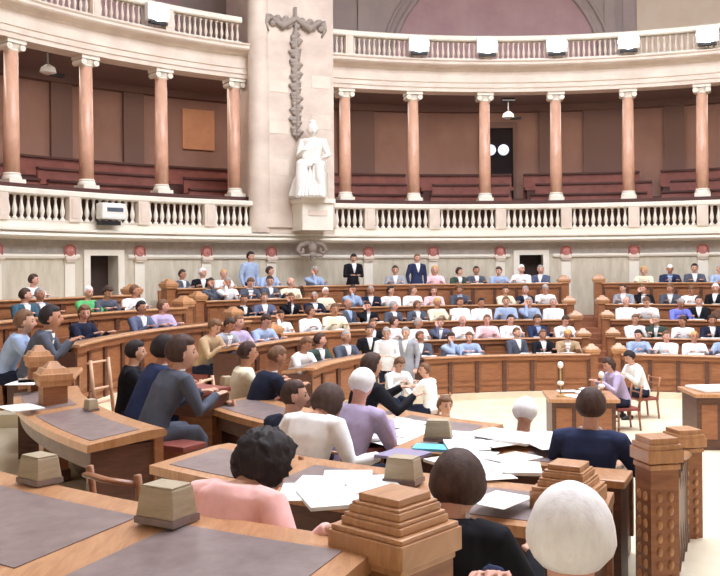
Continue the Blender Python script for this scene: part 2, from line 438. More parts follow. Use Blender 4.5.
# ------------------------------------------------------------------ upper gallery
UP = [f for f in COLS]
balustrade('upper stone balustrade left of the carved pier, carrying one white floodlight', -90, -32.3, [f for f in UP if -90 < f < -33], RC-.35, 9.17, 9.24, 9.76, 9.92, 11, BAL2, STONEP, pw=.45)
balustrade('long upper stone balustrade right of the carved pier, lined with white floodlights', -21.6, 34, [f for f in UP if -21 < f < 34], RC-.35, 9.17, 9.24, 9.76, 9.92, 11, BAL2, STONEP, pw=.45)
RU = RW+4.0
struct(MB().pbox(RU, RU+.3, -100, 45, 9.1, 16, 70).build('wall_upper', UPG))
struct(MB().pbox(RC-.2, RU, -100, 45, 9.16, 9.2, 70).build('floor_upper', GALC))
def lunette(fc, w, nm, nich):
    q = MB(); n = 26; zc = 9.75
    for r0, r1, d0, d1, which in ((0, w, -.06, 0, 0),):
        a = [q.bm.verts.new(pol(RU-.03, fc+math.degrees(w*math.cos(math.pi*k/n)/RU), zc+w*math.sin(math.pi*k/n))) for k in range(n+1)]
        b0 = q.bm.verts.new(pol(RU-.03, fc+math.degrees(w/RU), 9.2)); b1 = q.bm.verts.new(pol(RU-.03, fc-math.degrees(w/RU), 9.2))
        q.bm.faces.new(a+[b1, b0])
        r = bmesh.ops.extrude_face_region(q.bm, geom=list(q.bm.faces))
        for v in [g for g in r['geom'] if isinstance(g, bmesh.types.BMVert)]:
            d = Vector((v.co.x-CX, v.co.y-CY, 0)).normalized(); v.co += d*.028
    lf = struct(q.build(nm, UPW))
    for ww, rr in ((w+.08, .1), (w+.4, .07)):
        pts = [pol(RU-.04, fc-math.degrees(ww/RU), 9.2)]+[pol(RU-.04, fc-math.degrees(ww*math.cos(math.pi*k/24)/RU), zc+ww*math.sin(math.pi*k/24)) for k in range(25)]+[pol(RU-.04, fc+math.degrees(ww/RU), 9.2)]
        MB().tube(pts, rr, 8).build('archivolt', UPG, lf, True)
    if nich:
        q = MB(); a = []
        for k in range(15):
            t = math.pi*k/14
            a.append(q.bm.verts.new(pol(RU-.06, fc+math.degrees(.55*math.cos(t)/RU), 11.1+.55*math.sin(t))))
        a += [q.bm.verts.new(pol(RU-.06, fc-math.degrees(.55/RU), 9.2)), q.bm.verts.new(pol(RU-.06, fc+math.degrees(.55/RU), 9.2))]
        q.bm.faces.new(a)
        r = bmesh.ops.extrude_face_region(q.bm, geom=list(q.bm.faces))
        for v in [g for g in r['geom'] if isinstance(g, bmesh.types.BMVert)]:
            v.co += Vector((v.co.x-CX, v.co.y-CY, 0)).normalized()*.03
        q.build('niche', GALP, lf)
        b = MB(); b.ell(pol(RU-.14, fc, 10.85), (.26, .12, .3)); b.ell(pol(RU-.14, fc, 10.2), (.4, .12, .5))
        b.build('bust', UPG, lf, True)
lunette(.6, 3.55, 'wall_lunette', True)
lunette(-60, 3.4, 'wall_lunette_left', False)
q = MB()
for f in (-88, -73, -47.0, -42.5, -36.5, -17.5, -13.6, 12.7, 14.6): q.pbox(RU-.14, RU, f-.6, f+.6, 9.2, 16, 2)
struct(q.build('trim_13', UPG))
struct(MB().pbox(RU-.02, RU-.001, 15.4, 45, 9.2, 16, 12).build('wall_upper_right', CREAM))
struct(MB().pbox(RU-.02, RU-.001, -45.8, -33, 9.2, 16, 12).build('wall_upper_left', UPW))

# floodlights on the upper balustrade
LF = [(-42.6, 'left of the carved pier'), (-11.0, 'first from the carved pier'), (-2.7, 'second from the carved pier'), (5.6, 'third from the carved pier'), (13.9, 'fourth from the carved pier'), (22.6, 'at the right edge')]
proto = None
for f, s in LF:
    p = pol(RC-.62, f, 9.6)
    lb = 'glaring white floodlight clamped on the upper balustrade, ' + s
    if proto is None:
        t = proto = thing('floodlight', lb, 'floodlight', p, -rad(f), 'floodlights on the upper balustrade')
        MB().box((0, 0, -.02), (.62, .2, .46), bev=.04).build('housing', WHITEP, t, local=True)
        MB().ell((0, -.08, -.02), (.3, .1, .23), 20, 12).build('lens', LENS, t, True, local=True)
        MB().box((0, .16, -.2), (.08, .2, .08)).build('clamp', BLACK, t, local=True)
        MB().box((0, -.05, -.3), (.5, .12, .06)).build('bracket', BLACK, t, local=True)
    else: dup(proto, p, -rad(f), lb)
# white display box on the lower balustrade
f = -48.7
t = thing('display_box', 'white display box with a grey strip hung on the lower left balustrade', 'display box', pol(B1-.33, f, 4.12), -rad(f))
MB().box((0, 0, .3), (.66, .3, .40), bev=.05).build('case', WHITEP, t, local=True)
MB().box((.02, -.155, .34), (.44, .02, .09)).build('display_strip', STRIP, t, local=True)
MB().box((-.05, .02, .02), (.52, .24, .1)).build('bracket', BLACK, t, local=True)

# ceiling with its skylight
m = MB(); m.pbox(8.0, 19.4, -180, 180, 15.4, 15.6, 90); m.sweep([(7.8, 15.2), (8.0, 15.6), (8.3, 15.3)], -180, 180, 90)
struct(m.build('ceiling', CEIL))
struct(MB().pbox(.01, 8.0, -180, 180, 15.62, 15.66, 60).build('window_1', emit('skylight_glass', (238, 243, 255), 5.4)))
struct(MB().pbox(RU, RU+.3, 45, 260, 3.9, 16, 80).build('wall_front', UPG))

# ------------------------------------------------------------------ desks
def ordn(i): return WORDS[i]
def desk_row(label, f0, f1, r, zt, zf, zb, seat=True, seatlabel=None, grp='curved desk rows', ends=(True, True)):
    """curved desk: panelled front at radius r rising from zf to zt, sitters' floor zb"""
    mid = (f0+f1)/2; t = thing('desk_row', label, 'desk', pol(r+.2, mid, zf), 0, grp)
    q = MB(); q.pbox(r+.02, r+.06, f0, f1, zf, zt-.04); q.pbox(r-.02, r+.06, f0, f1, zf, zf+.14); q.pbox(r-.03, r+.06, f0, f1, zt-.13, zt-.04)
    q.pbox(r, r+.06, f0, f1, zf+(zt-zf)*.32, zf+(zt-zf)*.32+.06)
    n = max(2, round((f1-f0)*rad(1)*r/.62))
    for i in range(n+1):
        f = f0+(f1-f0)*i/n; w = math.degrees(.045/r)
        MB().pbox(r-.015, r+.05, max(f0, f-w), min(f1, f+w), zf+.14, zt-.13, 1).build('stile', WOODD, t)
    zl = zf+(zt-zf)*.32
    for i in range(n):
        a = f0+(f1-f0)*i/n; b = f0+(f1-f0)*(i+1)/n; w = math.degrees(.1/r)
        q.pbox(r+.005, r+.04, a+w, b-w, zl+.12, zt-.19, 1)
        if zl-zf > .26: q.pbox(r+.005, r+.04, a+w, b-w, zf+.18, zl-.05, 1)
    q.build('front_panel', WOOD, t)
    MB().sweep([(r-.06, zt-.04), (r-.07, zt-.02), (r-.05, zt), (r+.12, zt), (r+.46, zt-.06), (r+.46, zt-.1), (r+.1, zt-.04)], f0-.15, f1+.15).build('desk_top', WOODT, t)
    MB().sweep([(r+.16, zt-.0), (r+.16, zt-.002), (r+.42, zt-.049), (r+.42, zt-.044)], f0+.3, f1-.3).build('writing_pad', LEATHER, t)
    for k, f in enumerate((f0, f1)):
        if not ends[k]: continue
        w = math.degrees(.03/r)
        MB().pbox(r, r+.44, f-w, f+w, zf, zt-.1, 1).build('end_panel', WOODD, t)
    if seat:
        b = thing('bench', seatlabel or label.replace('curved', 'leather seated bench behind the', 1), 'bench', pol(r+.75, mid, zb), 0, 'benches behind the desks')
        MB().pbox(r+.56, r+.98, f0+.4, f1-.4, zb+.36, zb+.45).build('seat', RED, b)
        MB().pbox(r+.6, r+.94, f0+.6, f1-.6, zb, zb+.36).build('base', WOODD, b)
        MB().sweep([(r+.98, zb), (r+1.03, zb+.82), (r+1.07, zb+.82), (r+1.03, zb)], f0+.4, f1-.4).build('backrest', WOOD, b)
    return t
def row_end_post(p, z0, z1, rot, label, w=.36):
    t = thing('row_end_post', label, 'post', (p.x, p.y, z0), rot, 'stepped wooden posts at the row ends')
    h = z1-z0
    MB().box((0, 0, h*.45), (w*.72, w*.72, h*.9)).build('shaft', WOOD, t, local=True)
    q = MB(); q.box((0, 0, .05), (w*.84, w*.84, .1)); q.build('plinth', WOODD, t, local=True)
    q = MB(); q.box((0, 0, h-.13), (w*.9, w*.9, .05)); q.box((0, 0, h-.07), (w, w, .07), bev=.01); q.box((0, 0, h-.01), (w*.86, w*.86, .05), 0, .8); q.box((0, 0, h+.045), (w*.5, w*.5, .06), 0, .5)
    q.build('cap', WOODT, t, local=True)
    return t
NAMES = {'central': 'central block', 'right': 'far right block', 'middle': 'block left of centre', 'left': 'far left block', 'inner': 'inner left block'}
for b, (f0, f1, rows) in BLK.items():
    T = tiers((f0+f1)/2)
    for k, (r, zt, zb) in enumerate(rows):
        zf = floor_z(r-.3, (f0+f1)/2)
        a0, a1 = f0, f1
        if b == 'left' and k == 0: a0 = -93
        if b == 'central' and k == 0: a0 = -22.5
        if b == 'inner' and k == 1: a0 = -75
        desk_row('curved panelled wooden desk of the %s, %s row from the front' % (NAMES[b], ordn(k)), a0, a1, r, zt, zf, zb,
                 seatlabel='red leather bench behind the %s desk row of the %s' % (ordn(k), NAMES[b]))
        if b in ('middle', 'right') or (b == 'left' and k > 0):
            f = {'middle': f0-.6, 'right': f0-.5, 'left': f1+.6}[b]
            side = {'middle': 'left end', 'right': 'aisle end', 'left': 'right end'}[b]
            row_end_post(pol(r+.15, f), min(zf, floor_z(r, f)), zt+.16, -rad(f), 'stepped wooden post at the %s of %s desk row, %s' % (side, ordn(k), NAMES[b]))
        elif b == 'central':
            row_end_post(pol(r+.15, f1+.5), floor_z(r, f1+.5), zt+.14, -rad(f1), 'stepped wooden post at the right aisle end of %s desk row, central block' % ordn(k))

# near wing: separate flat writing desks
def wing_desk(label, f0, f1, r0, r1, zt, zf, splits=(), top=None, slope=.05):
    t = thing('writing_desk', label, 'desk', pol((r0+r1)/2, (f0+f1)/2, zf), 0, 'flat leather topped desks of the near wing')
    q = MB(); q.sweep([(r0-.05, zt-.06), (r0-.06, zt-.03), (r0-.04, zt), (r0+.1, zt), (r1, zt-slope), (r1, zt-slope-.06)], f0, f1); q.build('desk_top', WOODT, t)
    q = MB(); q.pbox(r0, r0+.05, f0+.3, f1-.3, zf, zt-.06); q.pbox(r0-.03, r0+.05, f0+.2, f1-.2, zf, zf+.12); q.build('front_panel', WOODD, t)
    w = math.degrees(.04/r0); n = max(2, int((f1-f0)/3.5))
    for i in range(n+1): MB().pbox(r0-.025, r0+.05, f0+.3+(f1-f0-.6)*i/n-w, f0+.3+(f1-f0-.6)*i/n+w, zf+.12, zt-.06, 1).build('stile', WOOD, t)
    for f in (f0+.5, f1-.5): MB().pbox(r0, r1-.04, f-w, f+w, zf, zt-slope-.05, 1).build('end_panel', WOODD, t)
    MB().pbox(r1-.1, r1-.06, f0+.5, f1-.5, zt-.26, zt-slope-.06).build('drawer_rail', WOODD, t)
    cuts = [f0]+list(splits)+[f1]; g = math.degrees(.11/r0)
    for a, b in zip(cuts, cuts[1:]):
        a += g; b -= g
        s = lambda r: zt-slope*(r-r0-.1)/(r1-r0-.1)
        MB().sweep([(r0+.13, s(r0+.13)-.004), (r0+.13, s(r0+.13)+.004), (r1-.08, s(r1-.08)+.004), (r1-.08, s(r1-.08)-.004)], a, b).build('writing_pad', LEATHER, t)
    return t
def big_post(p, z0, z1, rot, w, label):
    t = thing('desk_divider_post', label, 'post', (p.x, p.y, z0), rot, 'large stepped divider posts of the near desks')
    h = z1-z0
    MB().box((0, 0, h*.4), (w*.86, w*.86, h*.8)).build('shaft', WOOD, t, local=True)
    q = MB(); z = h-.28
    for s, d in ((.9, .03), (1.0, .09), (.95, .02), (.80, .03), (.76, .015), (.68, .03), (.64, .012), (.54, .03)):
        q.box((0, 0, z+d/2), (w*s, w*s, d), bev=.006); z += d
    q.build('stepped_cap', WOODT, t, local=True)
    for k in range(4):
        c = MB(); c.box((0, -w*.435, h*.38), (w*.6, .02, h*.5), bev=.006); c.xf(Matrix.Rotation(k*math.pi/2, 4, 'Z'))
        c.build('side_panel', WOODD, t, local=True)
    return t
wing_desk('long leather topped desk nearest the viewer, running from left edge to stepped post', -154.2, -134, 10.15, 10.98, 1.95, 1.2, (-148.6,))
wing_desk('leather topped desk right of the nearest stepped post, at the bottom edge', -176, -161.5, 10.15, 10.98, 1.95, 1.2, ())
wing_desk('leather topped desk in front of the man in the pink shirt', -157.6, -137.2, 8.1, 8.75, 1.72, .97, (-150.5, -143.5))
wing_desk('two-pad leather topped desk at left with dark panelled side, beside the aisle', -131.0, -108.5, 8.1, 8.72, 1.72, .97, (-119.5,))
wing_desk('short desk with papers at the far left edge beyond the two-pad desk', -106.5, -98.5, 8.15, 8.7, 1.78, .97, ())
wing_desk('small leather topped desk in front of the man in a dark jacket', -130.5, -118, 6.35, 6.95, 1.65, .88, ())
wing_desk('paper strewn inner desk holding the light blue folder', -157, -142.5, 6.35, 7.0, 1.65, .88, (-150,))
wing_desk('innermost desk covered with white papers left of the light blue folder', -141.5, -116, 5.1, 5.65, 1.5, .0, (-129,), top=1.5)
t = thing('small_desk', 'small sloped wooden desk under the arms of the man in the grey suit', 'desk', (-1.72, 9.15, .86), rad(-35))
MB().box((0, 0, .92), (.62, .5, .05), bev=.01).build('desk_top', RED, t, local=True)
MB().box((0, 0, .79), (.56, .44, .2)).build('drawer_box', WOODD, t, local=True)
MB().box((0, .1, .35), (.5, .14, .7)).build('pedestal', WOOD, t, local=True)
big_post(at(393, 522, 2.03), 1.2, 2.17, rad(-42), .365, 'large stepped oak post in the foreground between two desks')
big_post(at(567, 480, 1.83), .97, 1.95, rad(-30), .335, 'large stepped oak post behind the white-haired head, at right')
for (px, py, lb) in ((52, 370, 'stepped oak post at left, larger and nearer of the two'), (38, 352, 'stepped oak post at left, smaller and farther of the two')):
    q = at(px, py, 2.03 if px == 52 else 2.1); row_end_post(q, .97, 2.04 if px == 52 else 2.1, rad(30), lb, .32 if px == 52 else .28)

# stair balustrade at lower right
P1, P2 = at(655, 441, 2.02), Vector((2.56, 7.15, 0))
t = thing('stair_balustrade', 'carved oak stair balustrade with two square newel posts at lower right', 'balustrade', (P1.x, P1.y, .0))
def newel(p, z0, z1, w, rot):
    q = MB(); q.box((p.x, p.y, (z0+z1)/2-.08), (w, w, z1-z0-.16), rot); n = q.build('newel_post', WOOD, t)
    c = MB()
    for s, z, d in ((1.1, z1-.17, .03), (1.26, z1-.11, .07), (1.16, z1-.06, .03), (1.0, z1-.03, .04)): c.box((p.x, p.y, z), (w*s, w*s, d), rot, bev=.006)
    c.build('cap', WOODT, n)
    k = MB()
    i = 0; z = z0+.1
    while z < z1-.3:
        for dx in (-.2, .2):
            v = Vector((dx*w, -w/2, 0)); v.rotate(Matrix.Rotation(rot, 3, 'Z')); k.ell((p.x+v.x, p.y+v.y, z), (w*.11, w*.11, .028), 8, 6)
            v = Vector((-w/2, dx*w, 0)); v.rotate(Matrix.Rotation(rot, 3, 'Z')); k.ell((p.x+v.x, p.y+v.y, z), (w*.11, w*.11, .028), 8, 6)
        z += .075
    me = k.mesh('carving', True); me.transform(Matrix.Translation(-t.location)); put('carved_pattern', me, WOODT, n)
    return n
newel(P1, .5, 2.06, .17, rad(12)); newel(P2, 0, 1.72, .2, rad(12))
d = (P2-P1); d.z = 0; L = d.length; dn = d.normalized(); ang = math.atan2(dn.y, dn.x)
q = MB(); q.tube([(P1.x, P1.y, 1.9), (P2.x, P2.y, 1.5)], [(.07, .04), (.07, .04)], 8); q.build('handrail', WOODT, t, True)
q = MB(); q.tube([(P1.x, P1.y, 1.0), (P2.x, P2.y, .35)], [(.05, .06), (.05, .06)], 8); q.build('bottom_rail', WOOD, t, True)
for i in range(9):
    k = (i+.7)/9.4; c = P1+(P2-P1)*k; zb = 1.0-.65*k; zt = 1.9-.4*k
    MB().lathe([(.03, 0), (.05, .1), (.03, .2), (.055, .4), (.025, .7), (.045, .85), (.03, 1.0)], n=8).xf(Matrix.Translation((c.x, c.y, zb)) @ Matrix.Diagonal((1, 1, zt-zb, 1))).build('spindle', WOODD, t, True)
MB().box(((P1.x+P2.x)/2+.02, (P1.y+P2.y)/2, 1.25), (L*.96, .03, .55), ang).build('carved_panel', WOODD, t)
# small cream-topped ledge desk beside the post
t = thing('side_ledge', 'narrow oak ledge desk between the blue suited man and the newel post', 'desk', (1.45, 5.75, .88))
MB().box((1.45, 5.75, 1.66), (.5, .34, .05), rad(-25), bev=.01).build('desk_top', WOODT, t)
MB().box((1.45, 5.75, 1.26), (.44, .28, .76), rad(-25)).build('body', WOODD, t)

# pale boxes on the desks
def pale_box(px, py, z, w, rot, label):
    p = at(px, py, z)
    t = thing('desk_box', label, 'box', (p.x, p.y, z), rot, 'pale wooden boxes standing on the desks')
    h = w*.78
    MB().box((0, 0, h*.09), (w*1.04, w*.8, h*.18)).build('base', LEATHER, t, local=True)
    MB().box((0, 0, h*.55), (w, w*.76, h*.75), 0, .84, bev=.008).build('case', BOXW, t, local=True)
    MB().box((0, 0, h*.95), (w*.8, w*.6, h*.06), bev=.004).build('lid', BOXW, t, local=True)
    return t
pale_box(165, 521, 1.955, .205, rad(-30), 'pale trapezoid wooden box on the nearest desk, beside the pink shirted man')
pale_box(38, 482, 1.955, .18, rad(-38), 'pale trapezoid wooden box on the nearest desk at the left edge')
pale_box(90, 410, 1.725, .13, rad(-50), 'small pale wooden box between two leather pads of the left desk')
pale_box(437, 440, 1.66, .21, rad(-10), 'pale wooden box behind the light blue folder')
pale_box(402, 482, 1.725, .2, rad(-25), 'pale wooden box just behind the large foreground post')
pale_box(226, 387, 1.66, .16, rad(-60), 'pale wooden box beside the man in the grey suit')

# furniture in the well
def table(x, y, sx, sy, h, rot, label, body=True):
    t = thing('table', label, 'table', (x, y, 0), rot)
    MB().box((0, 0, h-.03), (sx, sy, .06), bev=.01).build('table_top', WOODT, t, local=True)
    MB().box((0, 0, h/2-.03), (sx*.9, sy*.84, h-.08)).build('body', WOODD, t, local=True)
    for i in range(3): MB().box((-sx*.28+i*sx*.28, -sy*.425, h*.5), (sx*.22, .02, h*.62), bev=.008).build('panel', WOOD, t, local=True)
    return t
table(3.72, 15.3, 1.15, 1.1, .82, rad(-6), 'low wooden stenographers table with papers and a microphone in the well')
table(6.0, 15.0, 1.15, 1.0, .92, rad(-4), 'wooden table with a cream cloth at the right edge of the well')
o = MB().box((6.03, 15.05, .945), (.95, .7, .05), rad(8), bev=.02).build('cream_cloth', PAPER); center(o)
tag(o, 'folded cream cloth on the table at the right edge of the well', 'cloth')
def mic(x, y, z, label, h=.4):
    t = thing('microphone', label, 'microphone', (x, y, z), 0)
    MB().lathe([(.07, 0), (.07, .02), (.02, .04)], n=14).build('base', BRASS, t, True, 40, local=True)
    MB().tube([(0, 0, .03), (0, 0, h)], .014, 8).build('stem', BRASS, t, True, local=True)
    MB().ell((0, 0, h+.03), (.05, .05, .06)).build('head', WHITEP, t, True, local=True)
    MB().ell((0, 0, h*.45), (.06, .06, .04)).build('collar', WHITEP, t, True, local=True)
mic(3.35, 15.1, .82, 'tall brass microphone stand on the left of the stenographers table', .5)
mic(4.1, 15.35, .82, 'short brass microphone stand on the right of the stenographers table', .3)
def chair(x, y, z, rot, label, m1=WOOD, m2=RED, grp=None, hb=.92):
    t = thing('wooden_chair', label, 'chair', (x, y, z), rot, grp)
    MB().box((0, 0, .44), (.44, .44, .06), bev=.015).build('seat', m2, t, local=True)
    for a in (-1, 1):
        MB().tube([(a*.19, .19, 0), (a*.19, .19, .42)], [.018, .024], 8).build('leg', m1, t, True, local=True)
        MB().tube([(a*.19, -.24, 0), (a*.19, -.2, .42)], [.018, .024], 8).build('leg', m1, t, True, local=True)
        MB().tube([(a*.19, -.2, .42), (a*.19, -.27, hb)], [.022, .02], 8).build('back_post', m1, t, True, local=True)
    for zz in (.6, .76, hb-.04): MB().tube([(-.19, -.215-.07*(zz-.42)/.5, zz), (0, -.24-.07*(zz-.42)/.5, zz), (.19, -.215-.07*(zz-.42)/.5, zz)], [(.014, .03)]*3, 8).build('back_slat', m1, t, True, local=True)
    MB().tube([(-.19, .19, .2), (.19, .19, .2)], .012, 6).build('stretcher', m1, t, True, local=True)
    return t
PALEW = mat('pale_chair_wood', (206, 162, 130), .5, 'wood', (220, 178, 146), 4)
chair(-2.75, 10.3, .88, rad(-105), 'empty pale wooden chair behind the two grey suited men', PALEW, PALEW, hb=1.1)
chair(-1.45, 9.95, .88, rad(-100), 'pale wooden chair beside the man in the cream coat', PALEW, PALEW)
chair(-1.12, 4.85, .95, rad(-36), 'empty wooden chair just beyond the nearest desk, left of the pink shirted man', hb=1.02)
# folding seat plank at the aisle end
t = thing('folding_seat', 'narrow folding seat with reddish top beside the left desk end', 'seat', (-1.72, 8.05, .95), rad(-32))
MB().box((0, 0, .49), (.62, .3, .05), bev=.01).build('seat', RED, t, local=True)
MB().box((0, 0, .22), (.5, .1, .46)).build('support', WOOD, t, local=True)

# ------------------------------------------------------------------ people
V = Vector
def skin(nm, c): return mat(nm, c, .55, spec=.3)
SKINS = [skin('skin_light', (214, 166, 142)), skin('skin_tan', (190, 138, 112)), skin('skin_pink', (222, 170, 150))]
EYEM = mat('eye_dark', (40, 32, 30), .3); LIPM = mat('lip', (150, 84, 78), .5)
CLOTH = {'white': (238, 238, 236), 'navy': (36, 40, 58), 'black': (28, 28, 34), 'grey': (82, 86, 98), 'light grey': (156, 158, 166), 'light blue': (158, 176, 206),
         'lilac': (176, 162, 190), 'tan': (178, 152, 120), 'cream': (232, 224, 196), 'pink': (240, 184, 178), 'magenta': (222, 66, 160), 'green': (96, 176, 110),
         'brown': (104, 78, 64), 'pale pink': (236, 196, 200), 'teal': (58, 86, 100), 'blue grey': (92, 98, 122), 'dark green': (62, 74, 66), 'dark blue': (46, 54, 84), 'blue': (120, 130, 214)}
CM = {k: mat('cloth_'+k.replace(' ', '_'), v, .85, 'noise', tuple(min(255, int(x*1.08+4)) for x in v), 14, spec=.15) for k, v in CLOTH.items()}
HAIRC = {'black': (34, 28, 28), 'dark brown': (58, 42, 36), 'brown': (94, 68, 50), 'grey': (136, 130, 126), 'white': (236, 232, 232), 'blond': (176, 140, 92)}
HM = {k: mat('hair_'+k.replace(' ', '_'), v, .7, 'noise', tuple(min(255, int(x*1.35+10)) for x in v), 26, .5, (1, 1, .4), spec=.3) for k, v in HAIRC.items()}
PANTS = CM['navy']

def smooth01(a, b, x):
    t = max(0, min(1, (x-a)/(b-a))); return t*t*(3-2*t)
def head_pt(d):
    x, y, z = d
    hx, hy, hz = .077, .098, .120
    p = V((x*hx, y*hy, z*hz))
    low = smooth01(-.05, -1, z)
    p.x *= 1-.30*low
    if y < 0: p.y *= 1-.45*low
    else: p.y *= 1-.08*low
    if y > 0:
        g = lambda cx, cz, s: math.exp(-(((x-cx)/s)**2+((z-cz)/s)**2))
        p.y += .024*math.exp(-((x/.16)**2+((z+.22)/.17)**2))+.012*math.exp(-((x/.12)**2+((z+.02)/.25)**2))
        p.y -= .012*(g(.36, .02, .2)+g(-.36, .02, .2))
        p.y += .006*math.exp(-((x/.35)**2+((z+.55)/.09)**2))-.004*math.exp(-((x/.4)**2+((z+.62)/.04)**2))
        p.y += .010*math.exp(-((x/.3)**2+((z+.92)/.2)**2))
    return p
def sphere_dirs(mb, n, m):
    g = bmesh.ops.create_uvsphere(mb.bm, u_segments=n, v_segments=m, radius=1); return g['verts']
def head_into(mb, M, n=32, m=22):
    for v in sphere_dirs(mb, n, m): v.co = M @ head_pt(v.co)
    for s in (-1, 1):
        for q, rr in (((s*.079, -.004, -.005), (.012, .022, .034)), ((s*.083, -.012, .012), (.008, .016, .018))):
            g = bmesh.ops.create_uvsphere(mb.bm, u_segments=10, v_segments=8, radius=1)
            for v in g['verts']: v.co = M @ (V(q)+V((v.co.x*rr[0], v.co.y*rr[1], v.co.z*rr[2])))
def eyes_mesh(M):
    out = []
    for s in (-1, 1):
        q = MB(); q.ell(M @ V((s*.031, .079, .004)), (.0115, .0115, .0085), 10, 6)
        q.tube([M @ V((s*.018, .093, .026)), M @ V((s*.034, .091, .031)), M @ V((s*.048, .080, .026))], [.003, .0042, .002], 6)
        out.append(('eye', q.mesh('eye', True)))
    q = MB(); q.tube([M @ V((-.024, .086, -.068)), M @ V((0, .094, -.066)), M @ V((.024, .086, -.068))], [.002, .0035, .002], 6)
    out.append(('mouth', q.mesh('mouth', True)))
    return out
def hair_mesh(M, style, seed=0):
    q = MB(); big = style == 'curly'
    for v in sphere_dirs(q, 48 if big else 28, 32 if big else 20):
        x, y, z = v.co
        base = head_pt(v.co)
        if style == 'bald':
            k = smooth01(.35, .15, z)*smooth01(.5, .1, y)*smooth01(-.8, -.5, z)
            f = .9+.16*k
        else:
            front = smooth01(.0, .35, y)                # 1 at the face side
            line = .1-.62*(1-front) if style != 'long' else .1-1.1*(1-front)
            line += .42*front
            k = smooth01(line-.12, line+.12, z)
            th = {'short': .15, 'curly': .42, 'long': .22, 'thin': .08, 'full': .25}[style]
            if style != 'long': th *= .35+.65*smooth01(-.55, .05, z)
            f = .88+(.12+th)*k
            if big: f += k*(.18*noise.noise(V((x, y, z))*6+V((seed, 0, 0)))+.20*noise.noise(V((x, y, z))*13))
            elif style != 'thin': f += k*.03*noise.noise(V((x, y, z))*5+V((seed, 0, 0)))
        p = base*f
        p.x *= 1+.35*max(0, f-1); p.z *= 1-.30*max(0, f-1)
        if big and y < .3: p.x = x*.077*f; p.y = y*.098*f if y < 0 else p.y
        if style == 'long' and z < -.2 and k > .5: p.z -= .05*(-z); p.y -= .012
        v.co = M @ p
    return q.mesh('hair', True)

def ik(a, b, l1, l2, pole):
    d = b-a; L = min(d.length, (l1+l2)*.995); dn = d.normalized()
    x = (l1*l1-l2*l2+L*L)/(2*L); h = math.sqrt(max(0, l1*l1-x*x))
    pl = (pole-dn*pole.dot(dn)).normalized()
    return a+dn*x+pl*h, a+dn*L
def remesh(mb, name, vox, smoothit=2):
    bmesh.ops.recalc_face_normals(mb.bm, faces=mb.bm.faces)
    me = bpy.data.meshes.new(name); mb.bm.to_mesh(me); mb.bm.free()
    o = bpy.data.objects.new('temporary', me); COL.objects.link(o)
    r = o.modifiers.new('r', 'REMESH'); r.mode = 'VOXEL'; r.voxel_size = vox; r.use_smooth_shade = True
    s = o.modifiers.new('s', 'SMOOTH'); s.factor = .5; s.iterations = smoothit
    dg = bpy.context.evaluated_depsgraph_get(); dg.update()
    out = bpy.data.meshes.new_from_object(o.evaluated_get(dg)); out.name = name
    bpy.data.objects.remove(o); bpy.data.meshes.remove(me)
    for p in out.polygons: p.use_smooth = True
    return out

